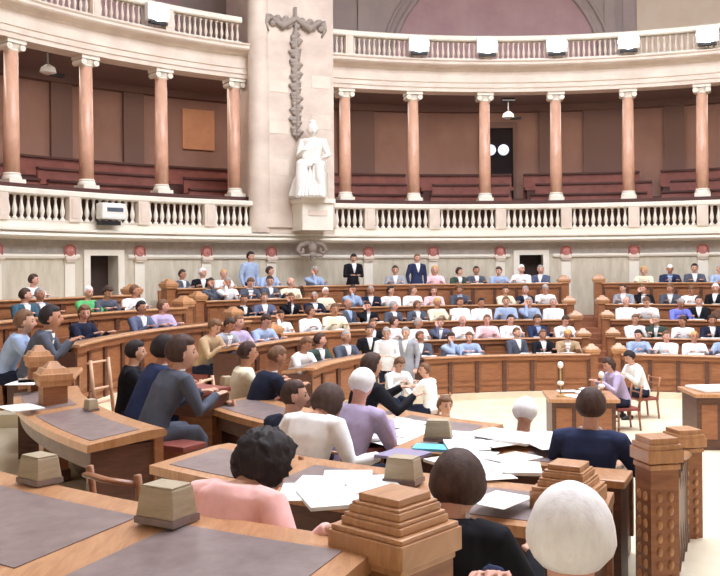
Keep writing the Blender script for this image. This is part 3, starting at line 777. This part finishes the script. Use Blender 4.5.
class Pose:
    """joints in local coordinates: facing +Y, floor at z=0"""
    def __init__(s, hipz=.53, lean=.12, hands=None, yaw=0, pitch=0, stand=False, twist=0, side=0, feet=None, hunch=0, step=0, hscale=1.04, pole=None):
        s.stand = stand
        hz = (.93 if hipz == .53 else hipz) if stand else hipz
        s.pel = V((0, 0, hz)); L = lean
        s.waist = V((side*.3, L*.25, hz+.17)); s.chest = V((side*.7, L*.7, hz+.36)); s.up = V((side*.95, L*.98, hz+.475))
        s.nb = V((side, L*1.05, hz+.53)); s.nk = V((side*1.03, L*1.12+.015, hz+.565-hunch*.6)); 
        c, sn = math.cos(rad(twist)), math.sin(rad(twist))
        s.sh = {}; s.el = {}; s.wr = {}
        hands = hands or {-1: (-.18, .42, hz+.12), 1: (.18, .42, hz+.12)}
        for a in (-1, 1):
            s.sh[a] = s.up+V((a*.20*c, a*.20*sn, -.02))
            t = V(hands[a]); s.el[a], s.wr[a] = ik(s.sh[a], t, .285, .255, V(pole) if pole and a < 0 else V((a*.45, -.35, -.9)))
        s.headc = s.nk+V((0, .02+.05*math.sin(rad(max(0, pitch))), .115-hunch*.4))
        s.headc.y += hunch
        s.M = Matrix.Translation(s.headc) @ Matrix.Rotation(rad(yaw), 4, 'Z') @ Matrix.Rotation(-rad(pitch), 4, 'X') @ Matrix.Scale(hscale, 4)
        s.hip = {}; s.kn = {}; s.an = {}
        for a in (-1, 1):
            s.hip[a] = s.pel+V((a*.095, 0, -.02))
            if stand:
                s.an[a] = V((a*.11, .02+a*step, .09)); s.kn[a] = (s.hip[a]+s.an[a])/2+V((a*.01, .04, .02))
            else:
                s.kn[a] = V((a*.13, .43, max(hz-.01, .5))); s.an[a] = V((a*.13, .38, .09))
    def torso(s, q, g=0.0, wide=1.0):
        P = [s.pel+V((0, -.01, -.09)), s.pel, s.waist, s.chest, s.up, s.nb]
        A = [(.12+g, .09+g), (.165*wide+g, .125+g), (.145*wide+g, .11+g), (.18*wide+g, .125+g), (.185*wide+g, .105+g), (.085+g, .075+g)]
        q.tube(P, A, 16, side=(1, 0, 0))
    def arms(s, q, g=0.0, cuff=True):
        for a in (-1, 1):
            inn = s.up+(s.sh[a]-s.up)*.55
            w = s.wr[a]; e = s.el[a]
            q.tube([inn, s.sh[a], s.sh[a]+(e-s.sh[a])*.5, e, e+(w-e)*.5, w if cuff else w], [.066+g, .066+g, .054+g, .043+g, .038+g*.9, .029+g*.8], 12)
    def legs(s, q, g=0.0):
        for a in (-1, 1):
            h, k, n = s.hip[a], s.kn[a], s.an[a]
            q.tube([h+(k-h)*-.08, h+(k-h)*.3, k+(h-k)*.1, k+(n-k)*.12, k+(n-k)*.45, n], [.098+g, .085+g, .062+g, .058+g, .05+g, .036+g], 12)
    def shoes(s, q, sides=(-1, 1)):
        for a in sides:
            n = s.an[a]; q.tube([n+V((0, -.07, -.045)), n+V((0, 0, -.04)), n+V((0, .09, -.055)), n+V((0, .17, -.065))], [(.035, .04), (.042, .05), (.045, .034), (.03, .02)], 10, side=(1, 0, 0))
    def hands_into(s, q):
        for a in (-1, 1):
            d = (s.wr[a]-s.el[a]).normalized()
            if not s.stand or True: d = (d+V((0, .2, 0))); d.z *= .35; d.normalize()
            w = s.wr[a]; n = V((0, 0, 1)); sd = d.cross(n).normalized(); up = sd.cross(d)
            q.tube([w-d*.02, w+d*.03, w+d*.085], [(.027, .018), (.038, .015), (.041, .013)], 10, side=sd)
            for k, (o, L) in enumerate(((-.031, .062), (-.011, .074), (.010, .07), (.030, .055))):
                b = w+d*.075+sd*o
                q.tube([b, b+d*L*.5+up*.006+sd*o*.15, b+d*L*.85-up*.012+sd*o*.3, b+d*L-up*.024+sd*o*.35], [.0095, .009, .008, .006], 8)
            th = -a*1.0
            b = w+d*.02+sd*(th*.024)
            q.tube([b, b+d*.035+sd*th*.026, b+d*.062+sd*th*.030-up*.01, b+d*.078+sd*th*.026-up*.016], [.014, .012, .010, .007], 8)

POSES = {
 'sit_upright': Pose(hands={-1: (-.16, .44, .90), 1: (.16, .44, .90)}, lean=.06),
 'sit_writing': Pose(hands={-1: (-.2, .50, .90), 1: (.12, .50, .90)}, lean=.20, pitch=28),
 'sit_turned': Pose(hands={-1: (-.1, .46, .90), 1: (.22, .42, .90)}, lean=.08, yaw=42),
 'sit_turned_right': Pose(hands={-1: (-.2, .46, .90), 1: (.1, .42, .90)}, lean=.10, yaw=-38, pitch=8),
 'sit_chin': Pose(hands={-1: (-.2, .44, .90), 1: (.07, .30, 1.13)}, lean=.16, yaw=-10, pitch=6),
 'sit_back': Pose(hands={-1: (-.1, .3, .68), 1: (.12, .3, .68)}, lean=-.03, yaw=12),
 'stand': Pose(stand=True, hands={-1: (-.24, .08, .86), 1: (.26, .10, .88)}, lean=.03),
 'stand_papers': Pose(stand=True, hands={-1: (-.1, .30, 1.14), 1: (.12, .30, 1.14)}, lean=.05, pitch=18),
 'stand_lean': Pose(stand=True, hands={-1: (-.2, .62, 1.14), 1: (.2, .62, 1.14)}, lean=.34, pitch=4),
}
PTEXT = {'sit_upright': 'sitting upright', 'sit_writing': 'bent over papers', 'sit_turned': 'head turned aside', 'sit_turned_right': 'looking sideways', 'sit_chin': 'hand at chin',
         'sit_back': 'leaning back', 'stand': 'standing', 'stand_papers': 'standing with papers', 'stand_lean': 'standing and leaning forward'}
CACHE = {}
def pose_meshes(nm, fine=False, P=None):
    key = (nm, fine)
    if key in CACHE: return CACHE[key]
    P = P or POSES[nm]
    q = MB(); P.torso(q, -.012); P.arms(q, -.01); P.legs(q, -.012); P.hands_into(q)
    q.tube([P.nb-V((0, 0, .04)), P.nk, P.headc+V((0, -.01, -.03))], [.06, .056, .058], 12); head_into(q, P.M)
    body = remesh(q, 'body', .0075 if fine else .010, 1)
    q = MB(); P.torso(q, .014); P.arms(q, .012)
    if P.stand: q.tube([P.pel+V((0, 0, .12)), P.pel+V((0, 0, -.02)), P.pel+V((0, 0, -.13))], [(.15, .115), (.178, .14), (.18, .14)], 16, side=(1, 0, 0))
    jacket = remesh(q, 'jacket', .012 if fine else .017, 3)
    q = MB(); P.legs(q, .006); q.tube([P.pel+V((0, -.01, .06)), P.pel, P.pel+V((0, .02, -.1))], [(.16, .12), (.175, .13), (.13, .1)], 14, side=(1, 0, 0))
    P.shoes(q) if not fine else None
    trousers = remesh(q, 'trousers', .02, 2)
    shoes = []
    for a in (-1, 1): q = MB(); P.shoes(q, (a,)); shoes.append(q.mesh('shoe', True))
    # shirt front: a tapering strip lying on the chest, with the collar
    q = MB(); n = (P.nb-P.chest).normalized(); f = V((1, 0, 0)).cross(n).normalized()
    if f.y < 0: f = -f
    rows = []
    for t, w, off in ((0, .012, .160), (.35, .034, .154), (.7, .055, .136), (1.0, .066, .108)):
        c = P.waist.lerp(P.chest, .6).lerp(P.nb, t)+f*off
        rows.append([q.bm.verts.new(c+V((x*w, 0, 0))-f*(abs(x)*.012)) for x in (-1, -.4, .4, 1)])
    for a, b in zip(rows, rows[1:]):
        for i in range(3): q.bm.faces.new((a[i], a[i+1], b[i+1], b[i]))
    r = bmesh.ops.extrude_face_region(q.bm, geom=list(q.bm.faces))
    for v in [g for g in r['geom'] if isinstance(g, bmesh.types.BMVert)]: v.co -= f*.03
    q.tube([P.nb+V((.075*math.cos(k*math.pi/6), .07*math.sin(k*math.pi/6)-.002, .002)) for k in range(7)], [.011]*7, 6)
    shirt = q.mesh('shirt_front', True)
    CACHE[key] = dict(body=body, jacket=jacket, trousers=trousers, shoes=shoes, shirt_front=shirt, face_features=eyes_mesh(P.M), P=P)
    return CACHE[key]
def person(label, loc, facing, pose='sit_upright', coat='navy', hair='dark brown', style='short', shirt=None, pants=None, sk=0, grp='people seated in the chamber', fine=False, P=None, scale=1.0, tie=False):
    D = pose_meshes(pose, fine, P)
    t = thing('person', label, 'person', loc, -rad(facing), grp)
    t.scale = (scale,)*3
    put('body', D['body'], SKINS[sk], t)
    put('jacket' if shirt else 'shirt', D['jacket'], CM[coat], t)
    put('trousers', D['trousers'], pants or PANTS, t)
    if fine:
        for me in D['shoes']: put('shoe', me, BLACK, t)
    if shirt: put('shirt_front', D['shirt_front'], CM[shirt], t)
    for nm, me in D['face_features']: put(nm, me, EYEM if nm == 'eye' else LIPM, t)
    hk = ('hair', pose, style)
    if hk not in CACHE: CACHE[hk] = hair_mesh(D['P'].M, style, len(CACHE))
    put('hair', CACHE[hk], HM[hair], t)
    return t

# the crowd, seat by seat. overrides: (block, row) -> {pixel x: (coat, shirt, hair, style, pose)}
OV = {
 ('central', 4): {345: ('black', 'white', 'black', 'short', 'stand_papers'), 386: ('light grey', 'white', 'dark brown', 'short', 'sit_upright'), 412: ('dark blue', 'white', 'brown', 'short', 'stand'), 434: ('pale pink', None, 'blond', 'long', 'sit_upright'), 520: ('white', None, 'white', 'thin', 'sit_turned')},
 ('middle', 3): {186: ('grey', 'white', 'dark brown', 'short', 'sit_upright'), 212: ('black', 'white', 'white', 'thin', 'sit_turned'), 228: ('white', None, 'blond', 'short', 'sit_upright'), 248: ('light blue', None, 'black', 'full', 'stand'), 266: ('light blue', None, 'dark brown', 'short', 'sit_turned'), 288: ('black', 'white', 'dark brown', 'short', 'stand'), 323: ('grey', 'white', 'dark brown', 'short', 'stand'), 345: ('black', 'white', 'black', 'short', 'stand_papers')},
 ('central', 3): {410: ('white', None, 'brown', 'short', 'sit_turned'), 425: ('pale pink', None, 'brown', 'long', 'sit_upright'), 378: ('navy', 'white', 'grey', 'short', 'sit_upright')},
 ('central', 2): {445: ('cream', None, 'blond', 'full', 'sit_upright'), 400: ('grey', 'white', 'grey', 'short', 'sit_turned')},
 ('central', 1): {427: ('magenta', None, 'brown', 'full', 'sit_upright'), 408: ('white', None, 'grey', 'short', 'sit_turned'), 480: ('pale pink', None, 'brown', 'short', 'sit_upright'), 375: ('black', 'white', 'brown', 'short', 'sit_upright')},
 ('central', 0): {557: ('tan', 'white', 'blond', 'short', 'sit_writing'), 400: ('tan', 'white', 'brown', 'short', 'sit_upright')},
 ('right', 4): {640: ('black', 'white', 'black', 'short', 'sit_turned'), 650: ('cream', None, 'blond', 'full', 'sit_upright'), 693: ('grey', 'white', 'black', 'short', 'sit_upright')},
 ('right', 3): {690: ('white', None, 'brown', 'short', 'sit_writing')},
 ('right', 2): {672: ('blue', None, 'grey', 'short', 'sit_writing'), 655: ('white', None, 'brown', 'short', 'sit_writing')},
 ('right', 1): {706: ('navy', 'white', 'dark brown', 'full', 'sit_upright')},
 ('right', 0): {676: ('white', None, 'brown', 'short', 'sit_turned'), 688: ('white', None, 'blond', 'short', 'sit_upright')},
 ('left', 0): {},
}
rng = random.Random(11)
pal = [('navy', 'white'), ('navy', 'white'), ('black', 'white'), ('grey', 'white'), ('grey', 'light blue'), ('blue grey', 'white'), ('light blue', None), ('white', None), ('white', None), ('white', None), ('lilac', 'white'), ('light grey', 'white'), ('cream', None), ('black', 'white'), ('grey', 'white'), ('navy', 'white'), ('dark blue', 'light blue'), ('teal', 'white'), ('dark green', 'white'), ('brown', 'white'), ('light blue', None)]
poses = ['sit_upright', 'sit_upright', 'sit_writing', 'sit_turned', 'sit_turned_right', 'sit_chin', 'sit_back']
SIDES = {'central': 'central block', 'right': 'far right block', 'middle': 'left-of-centre block', 'left': 'far left block', 'inner': 'inner left block'}
PSHEETS = []
def base_r(b, k): return BLK[b][2][k][0]
for b, (f0, f1, rows) in BLK.items():
    for k, (r, zt, zb) in enumerate(rows):
        rs = r+.79; step = math.degrees(.6/rs)
        n = int((f1-f0-1.2)/step); seat = 0
        if b in ('left', 'inner'): continue
        for i in range(n):
            f = f0+.9+(i+.5)*(f1-f0-1.4)/n+rng.uniform(-.28, .28)
            p = pol(rs, f, zb); px = 360+900*p.x/p.y
            if b == 'central' and k == 0 and f < -21.5: continue
            if px > 735 or px < -20: continue
            o = None
            for kx, v in OV.get((b, k), {}).items():
                if abs(kx-px) < 12: o = v; okx = kx
            if o: OV[(b, k)] = {a: v for a, v in OV[(b, k)].items() if a != okx}
            elif rng.random() < (.24 if (k == len(rows)-1 and b != "middle") else .03): continue
            if o: coat, sh, hc, stl, ps = o
            else:
                coat, sh = rng.choice(pal); ps = rng.choice(poses)
                hc = rng.choice(['black', 'dark brown', 'dark brown', 'brown', 'brown', 'grey', 'grey', 'white']); stl = rng.choice(['short', 'short', 'short', 'thin', 'full'] if hc != 'grey' else ['short', 'bald', 'thin'])
            seat += 1
            lb = 'person in %s %s, %s hair, %s, %s row, %s seat' % (coat, 'suit' if sh else 'shirt', hc, SIDES[b], ordn(k), ordn(seat-1))
            if 'sit' not in ps: q = pol(rs-.12, f, zb)
            else: q = p
            person(lb, q, f+180+rng.uniform(-22, 22), ps, coat, hc, stl, sh, sk=rng.randrange(3), pants=CM[coat] if sh else PANTS, scale=rng.uniform(1.0, 1.07))
            if 'stand' in ps: pass
            for _ in range(rng.choice((0, 1, 1, 2) if k else (1, 2, 2, 2))): PSHEETS.append((b, k, r+.2+rng.uniform(0, .08), f+rng.uniform(-.5, .5), zt, rng.uniform(-30, 30)))
# loose papers on the rows
sheet = MB().box((0, 0, .004), (.24, .32, .008)).mesh('paper_sheet'); sheet2 = MB().box((0, 0, .012), (.34, .26, .024), bev=.004).mesh('paper_stack')
for b, k, r, f, zt, a in PSHEETS:
    p = pol(r+.05, f, zt-.06*max(0, r+.05-base_r(b, k)-.12)/.34+.010)
    big = rng.random() < .5
    o = put('paper_stack' if big else 'paper_sheet', sheet2 if big else sheet, PAPER); o.location = p; o.rotation_euler = (0, 0, rad(a-f))
    tag(o, '%s on the %s desk row of the %s' % ('stack of white papers' if big else 'loose white sheet', ordn(k), SIDES[b]), 'papers', '%s, %s row, %s' % ('paper stacks' if big else 'sheets', ordn(k), SIDES[b]))

def root_for(px, py, floor, facing, P, sc=1.0):
    zc = floor+P.headc.z*sc; Y = (EYE-zc)*F/(py-(268.2-.0079*(px-360)))
    head = V(((px-360)/F*Y, Y, zc)); h = P.headc.copy()*sc; h.rotate(Matrix.Rotation(-rad(facing), 3, 'Z'))
    return V((head.x-h.x, head.y-h.y, floor))
def fore(label, px, py, floor, facing, pose, coat, hair, style, shirt=None, P=None, fine=True, sk=0, chairlabel=None, sc=1.0, pants=None):
    if P is None: P = POSES[pose]
    q = root_for(px, py, floor, facing, P, sc)
    t = person(label, q, facing, pose, coat, hair, style, shirt, pants=pants or (CM[coat] if shirt else PANTS), sk=sk, fine=fine, P=P, scale=sc, grp='people in the near wing')
    if chairlabel:
        h = P.pel.z-.09; c = chair(q.x, q.y, q.z, -rad(facing), chairlabel, grp='chairs under the near people')
        c.scale = (1, 1, max(.7, (h-.02)/.47))
    return t
lo = dict(hipz=.47)
fore('person in a pink shirt with curly dark hair, seen from behind, leaning on the desk', 262, 468, .95, 32, 'pink_man', 'pink', 'black', 'curly',
     P=Pose(hands={-1: (-.42, .34, .86), 1: (.56, .04, 1.02)}, lean=.14, pitch=26, hunch=.12, hipz=.58, hscale=1.27), chairlabel='wooden chair under the curly haired man in pink')
fore('person in a black suit with thick dark hair beside the large foreground post', 456, 487, .95, 24, 'post_man', 'black', 'dark brown', 'full', 'white',
     P=Pose(hands={-1: (-.16, .46, .79), 1: (.28, .44, .80)}, lean=.12, pitch=14, yaw=8, hunch=.05, hipz=.48, hscale=1.2), chairlabel='wooden chair under the dark haired man by the post')
fore('person with white hair and a raised hand, closest to the viewer, seen from behind', 569, 541, 1.18, 20, 'white_head', 'dark blue', 'white', 'full', 'white',
     P=Pose(hands={-1: (-.20, .16, 1.03), 1: (.2, .42, .8)}, lean=.08, pitch=4, pole=(-.1, .25, -1), **lo), sk=2, chairlabel='wooden chair under the white haired man nearest the viewer')
fore('person in a dark blue suit seen from behind, seated left of the carved newel post', 590, 407, .86, 26, 'blue_man', 'dark blue', 'dark brown', 'full', 'white',
     P=Pose(hands={-1: (-.22, .44, .8), 1: (.26, .42, .82)}, lean=.08, **lo), chairlabel='wooden chair under the man in the dark blue suit')
fore('person with short white hair seen from behind beyond the white papers', 524, 413, .55, 28, 'sit_writing', 'dark blue', 'white', 'full', 'white', chairlabel='wooden chair under the white haired man beyond the papers')
fore('person with brown hair on the cream floor, right of the paper strewn desks', 444, 406, 0, 200, 'sit_turned', 'cream', 'brown', 'full', chairlabel='wooden chair on the cream floor under the brown haired person')
fore('person in a white jacket with dark hair, arms spread over the papers, seen from behind', 327, 405, .86, 32, 'white_jacket', 'white', 'dark brown', 'full',
     P=Pose(hands={-1: (-.42, .34, .79), 1: (.42, .36, .79)}, lean=.16, pitch=20, hunch=.11, hipz=.56, hscale=1.22), sk=1, chairlabel='wooden chair under the man in the white jacket')
fore('person in a navy jacket with thinning hair, in profile left of the white jacket', 293, 396, .86, 44, 'profile_man', 'navy', 'dark brown', 'thin', 'white',
     P=Pose(hands={-1: (-.18, .46, .8), 1: (.18, .46, .8)}, lean=.1, yaw=-38, **lo), chairlabel='wooden chair under the man in profile in the navy jacket')
fore('person with a white head of hair and lilac jacket amid the white papers', 361, 385, .86, 34, 'sit_writing', 'lilac', 'white', 'full', sk=2, chairlabel='wooden chair under the white haired person in lilac')
fore('person in a black suit reaching right over the innermost papers', 371, 366, .86, 60, 'reach_man', 'black', 'dark brown', 'full', 'white',
     P=Pose(hands={-1: (-.05, .58, .9), 1: (.3, .5, .86)}, lean=.14, **lo), chairlabel='wooden chair under the man reaching over the papers')
perch = dict(hipz=.62)
fore('person in a grey suit leaning on the small sloped desk, seen from behind', 181, 353, .86, 52, 'grey_suit', 'grey', 'dark brown', 'full', 'white',
     P=Pose(hands={-1: (-.1, .56, .93), 1: (.2, .54, .93)}, lean=.24, yaw=-24, hscale=1.25, **perch), sc=1.05)
fore('person in a dark suit half hidden behind the man in the grey suit', 164, 350, .86, 56, 'grey_suit', 'dark blue', 'black', 'full', 'white',
     P=CACHE[('grey_suit', True)]['P'], sk=1)
fore('person in a navy blazer with thinning brown hair bending forward near the cream coat', 276, 357, .86, 62, 'sit_writing', 'navy', 'brown', 'thin', 'white', sk=1, chairlabel='wooden chair under the man in the navy blazer')
fore('person in a cream coat with dark hair beside the navy blazer', 247, 353, .86, 74, 'sit_upright', 'cream', 'dark brown', 'short', sk=1)
fore('person in black with black hair on the pale chair behind the grey suited men', 135, 352, .86, 80, 'sit_upright', 'black', 'black', 'full')
fore('person in a grey suit resting both arms on the end of the left panelled desk', 50, 318, 1.12, 80, 'perched_man', 'grey', 'black', 'short', 'white',
     P=Pose(hands={-1: (-.16, .5, .95), 1: (.16, .5, .95)}, lean=.2, hipz=.54, hscale=1.28), sc=1.05, sk=1)
fore('person in a light blue shirt at the left edge behind the arm-resting grey suit', 24, 322, 1.12, 80, 'perched_man', 'light blue', 'brown', 'short', P=CACHE[('perched_man', True)]['P'])
# stenographers and people on the well floor
fore('person in a white shirt and black hair on a chair in the well, turned left', 629, 357, 0, -105, 'sit_writing', 'white', 'black', 'full', chairlabel='wooden chair under the white shirted stenographer in the well')
fore('person in lilac grey clothes with dark hair at the stenographers table', 608, 364, 0, -100, 'sit_writing', 'lilac', 'dark brown', 'long', chairlabel='wooden chair under the lilac clothed stenographer in the well')
fore('person in a white shirt turned away at the foot of the front curved desk', 424, 370, 0, -60, 'sit_turned', 'white', 'brown', 'short', chairlabel='wooden chair under the white shirted man by the front desk')
fore('person in a white blouse left of the front curved desk', 399, 364, 0, 150, 'sit_writing', 'white', 'brown', 'full', chairlabel='wooden chair under the person in the white blouse')
fore('person in a black jacket standing at the left foot of the central block', 369, 331, .0, 170, 'stand', 'black', 'dark brown', 'short', 'white')
fore('person in a white shirt standing beside the black jacket at the central block', 386, 333, .0, 190, 'stand_papers', 'white', 'grey', 'short')
fore('person in a light grey suit standing at the corner of the front curved desk', 405, 333, .0, 200, 'stand', 'light grey', 'grey', 'short', 'white')

def row_seat(b, k, px, coat, hair, style, pose, shirt, label, sk=0):
    r, zt, zb = BLK[b][2][k]; rs = r+.79; f0, f1 = -110., -40.
    for _ in range(40):
        fm = (f0+f1)/2; p = pol(rs, fm, zb)
        if 360+900*p.x/p.y < px: f0 = fm
        else: f1 = fm
    if 'stand' in pose: p = pol(rs-.12, fm, zb)
    person(label, p, fm+180+10, pose, coat, hair, style, shirt, sk=sk, pants=CM[coat] if shirt else PANTS, grp='people in the left blocks')
LS = [('left', 0, 76, 'navy', 'brown', 'long', 'sit_turned_right', None), ('left', 0, 137, 'blue grey', 'black', 'short', 'sit_upright', 'white'), ('left', 0, 158, 'lilac', 'brown', 'short', 'sit_turned', None),
 ('left', 1, 20, 'teal', 'dark brown', 'short', 'sit_turned', 'white'), ('left', 1, 36, 'grey', 'grey', 'short', 'sit_upright', 'white'), ('left', 1, 85, 'green', 'white', 'short', 'sit_upright', None), ('left', 1, 99, 'grey', 'dark brown', 'full', 'sit_writing', None), ('left', 1, 131, 'white', 'brown', 'short', 'sit_turned', None),
 ('left', 2, 30, 'white', 'dark brown', 'short', 'sit_turned', None),
 ('inner', 1, 200, 'tan', 'brown', 'full', 'sit_writing', None), ('inner', 1, 216, 'light grey', 'dark brown', 'short', 'sit_writing', 'white'), ('inner', 1, 234, 'lilac', 'brown', 'short', 'sit_upright', None), ('inner', 1, 255, 'light blue', 'dark brown', 'short', 'sit_writing', None),
 ('inner', 0, 292, 'white', 'brown', 'short', 'sit_writing', None), ('inner', 0, 314, 'dark green', 'dark brown', 'short', 'sit_turned', 'white'), ('inner', 0, 342, 'grey', 'grey', 'thin', 'sit_upright', 'white')]
for i, (b, k, px, c, h, stl, ps, sh) in enumerate(LS):
    row_seat(b, k, px, c, h, stl, ps, sh, 'person in %s %s, %s hair, %s, %s row, %s' % (c, 'suit' if sh else 'shirt', h, PTEXT[ps], ordn(k), SIDES[b]), i % 3)

# papers, folders on the near desks
def lay(name, px, py, z, w, d, h, rot, m, label, cat, group=None):
    p = at(px, py, z); o = put(name, MB().box((0, 0, h/2), (w, d, h)).mesh(name), m)
    o.location = (p.x, p.y, z); o.rotation_euler = (0, 0, rad(rot)); return tag(o, label, cat, group)
random.seed(5)
zc = lambda px, py: 1.72
GR = [('desk in front of the pink shirted man', 1.715, [(318, 487), (346, 478), (352, 492), (328, 500), (305, 492), (370, 484)], .30, .40),
      ('desk between the two large stepped posts', 1.715, [(452, 462), (475, 456), (498, 463), (520, 470), (488, 474), (512, 458), (470, 470), (498, 500)], .24, .32),
      ('inner desk with the light blue folder', 1.652, [(455, 438), (478, 440), (500, 442), (522, 440), (540, 436), (548, 444), (465, 447), (490, 433)], .30, .40),
      ('innermost desk of the near wing', 1.51, [(362, 426), (378, 432), (392, 428), (408, 434), (396, 441), (420, 436), (384, 422), (404, 424), (428, 430), (372, 436)], .3, .42)]
for nm, z, pts, w, d in GR:
    for i, (px, py) in enumerate(pts):
        lay('paper_stack' if i % 3 == 0 else 'paper_sheet', px, py, z+.004+.0035*i, w, d, .02 if i % 3 == 0 else .004, random.uniform(-60, 20), PAPER, '%s on the %s' % ('stack of white papers' if i % 3 == 0 else 'loose white sheet', nm), 'papers', '%s, %s' % ('paper stacks' if i % 3 == 0 else 'white sheets', nm))
lay('folder', 430, 449, 1.655, .26, .2, .02, -15, CYAN, 'light blue folder lying in front of the pale wooden box', 'folder')
lay('folder', 402, 456, 1.66, .3, .3, .02, -35, LILAC, 'lilac grey folder left of the light blue folder', 'folder')
for i, (px, py) in enumerate(((25, 383), (32, 381), (20, 408))):
    lay('paper_sheet', px, py, 1.79 if i < 2 else 1.725, .3, .4, .01, 20*i, PAPER, 'loose white sheet on the desks at the far left edge', 'papers', 'sheets on the far left desks')
for i, (px, py) in enumerate(((580, 392), (572, 396), (588, 389), (566, 391))):
    lay('paper_sheet', px, py, .824+.004*i, .24, .32, .004, 30*i, PAPER, 'loose white sheet on the stenographers table in the well', 'papers', 'sheets on the stenographers table')

# ------------------------------------------------------------------ the statue
P = Pose(hipz=.60, lean=.02, hands={-1: (-.26, .34, .74), 1: (.14, .32, .86)}, yaw=14, pitch=8, hscale=1.28)
q = MB(); P.torso(q, .012, 1.0); P.arms(q, .006); P.hands_into(q)
q.tube([P.nb-V((0, 0, .04)), P.nk, P.headc+V((0, -.01, -.03))], [.055, .052, .056], 12); head_into(q, P.M)
for s in (-1, 1):
    q.tube([P.hip[s], P.kn[s]+V((s*.03, 0, .02))], [(.14, .12), (.11, .10)], 12, side=(1, 0, 0))
    q.tube([P.kn[s]+V((s*.03, 0, .04)), P.kn[s]+V((s*.05, .03, -.25)), P.an[s]+V((s*.08, .02, -.07))], [(.095, .09), (.09, .085), (.085, .10)], 12, side=(1, 0, 0))
q.tube([V((0, .40, .50)), V((0, .41, .25)), V((0, .40, .03))], [(.11, .05), (.12, .06), (.14, .09)], 14, side=(1, 0, 0))
for k in range(7):
    x = -.18+.06*k; q.tube([V((x*1.1, .47, .56)), V((x*.8, .49, .28)), V((x*1.15, .54, .02))], [.018, .028, .034], 6)
for k in range(5): q.tube([P.up+V((-.16+.03*k, .07, .0)), P.chest+V((-.05+.05*k, .15, -.02)), P.waist+V((.06+.03*k, .13, -.05))], [.016, .02, .016], 6)
q.ell(P.M @ V((0, -.03, .03)), (.088, .1, .115)); q.ell(P.M @ V((0, -.12, .02)), (.05, .05, .05)); q.ell(P.M @ V((0, .02, .11)), (.07, .06, .04))
q.tube([V((.20, -.05, .55)), V((.30, .05, .3)), V((.34, .12, .02))], [.07, .09, .12], 10)
me = remesh(q, 'figure', .011, 1)
sp = pol(B1-.66, fs, 5.0); t = thing('statue', 'white marble statue of a seated draped woman before the tall pier', 'statue', (sp.x, sp.y, 4.92), -rad(fs+180+30)); t.scale = (1.5, 1.3, 1.5)
put('figure', me, MARB, t)
MB().box((0, -.02, .25), (.5, .42, .5), bev=.02).box((0, -.2, .5), (.46, .08, .5), bev=.02).build('stone_seat', MARB, t, local=True)
MB().box((.0, .16, .02), (.5, .76, .04), bev=.008).build('plinth', MARB, t, local=True)

# added fill lights under the gallery ceiling, brightening the otherwise dark interior
for f in range(-72, 36, 12):
    l = bpy.data.lights.new('gallery_light', 'AREA'); l.shape = 'RECTANGLE'; l.size = 2.2; l.size_y = .8; l.energy = 26; l.color = (1, .88, .78)
    o = bpy.data.objects.new('gallery_light', l); COL.objects.link(o); o.location = pol(RW+1.9, f, 8.45); o.rotation_euler = (0, 0, -rad(f))

# ------------------------------------------------------------------ light, camera
w = bpy.data.worlds.new('world'); SC.world = w; w.use_nodes = True
w.node_tree.nodes['Background'].inputs[0].default_value = (.9, .9, 1, 1); w.node_tree.nodes['Background'].inputs[1].default_value = .3
cd = bpy.data.cameras.new('camera'); cam = bpy.data.objects.new('camera', cd); COL.objects.link(cam)
cd.sensor_width = 36; cd.lens = 45; cd.shift_y = -19.8/720; cd.clip_start = .05; cd.clip_end = 200
cam.matrix_world = Matrix.Translation((0, 0, EYE)) @ Matrix.Rotation(math.pi/2, 4, 'X') @ Matrix.Rotation(-.0079, 4, 'Z')
SC.camera = cam
SC.view_settings.view_transform = 'Standard'; SC.view_settings.look = 'None'; SC.view_settings.gamma = 1
SC.view_settings.use_curve_mapping = False
SC.view_settings.exposure = 0.85
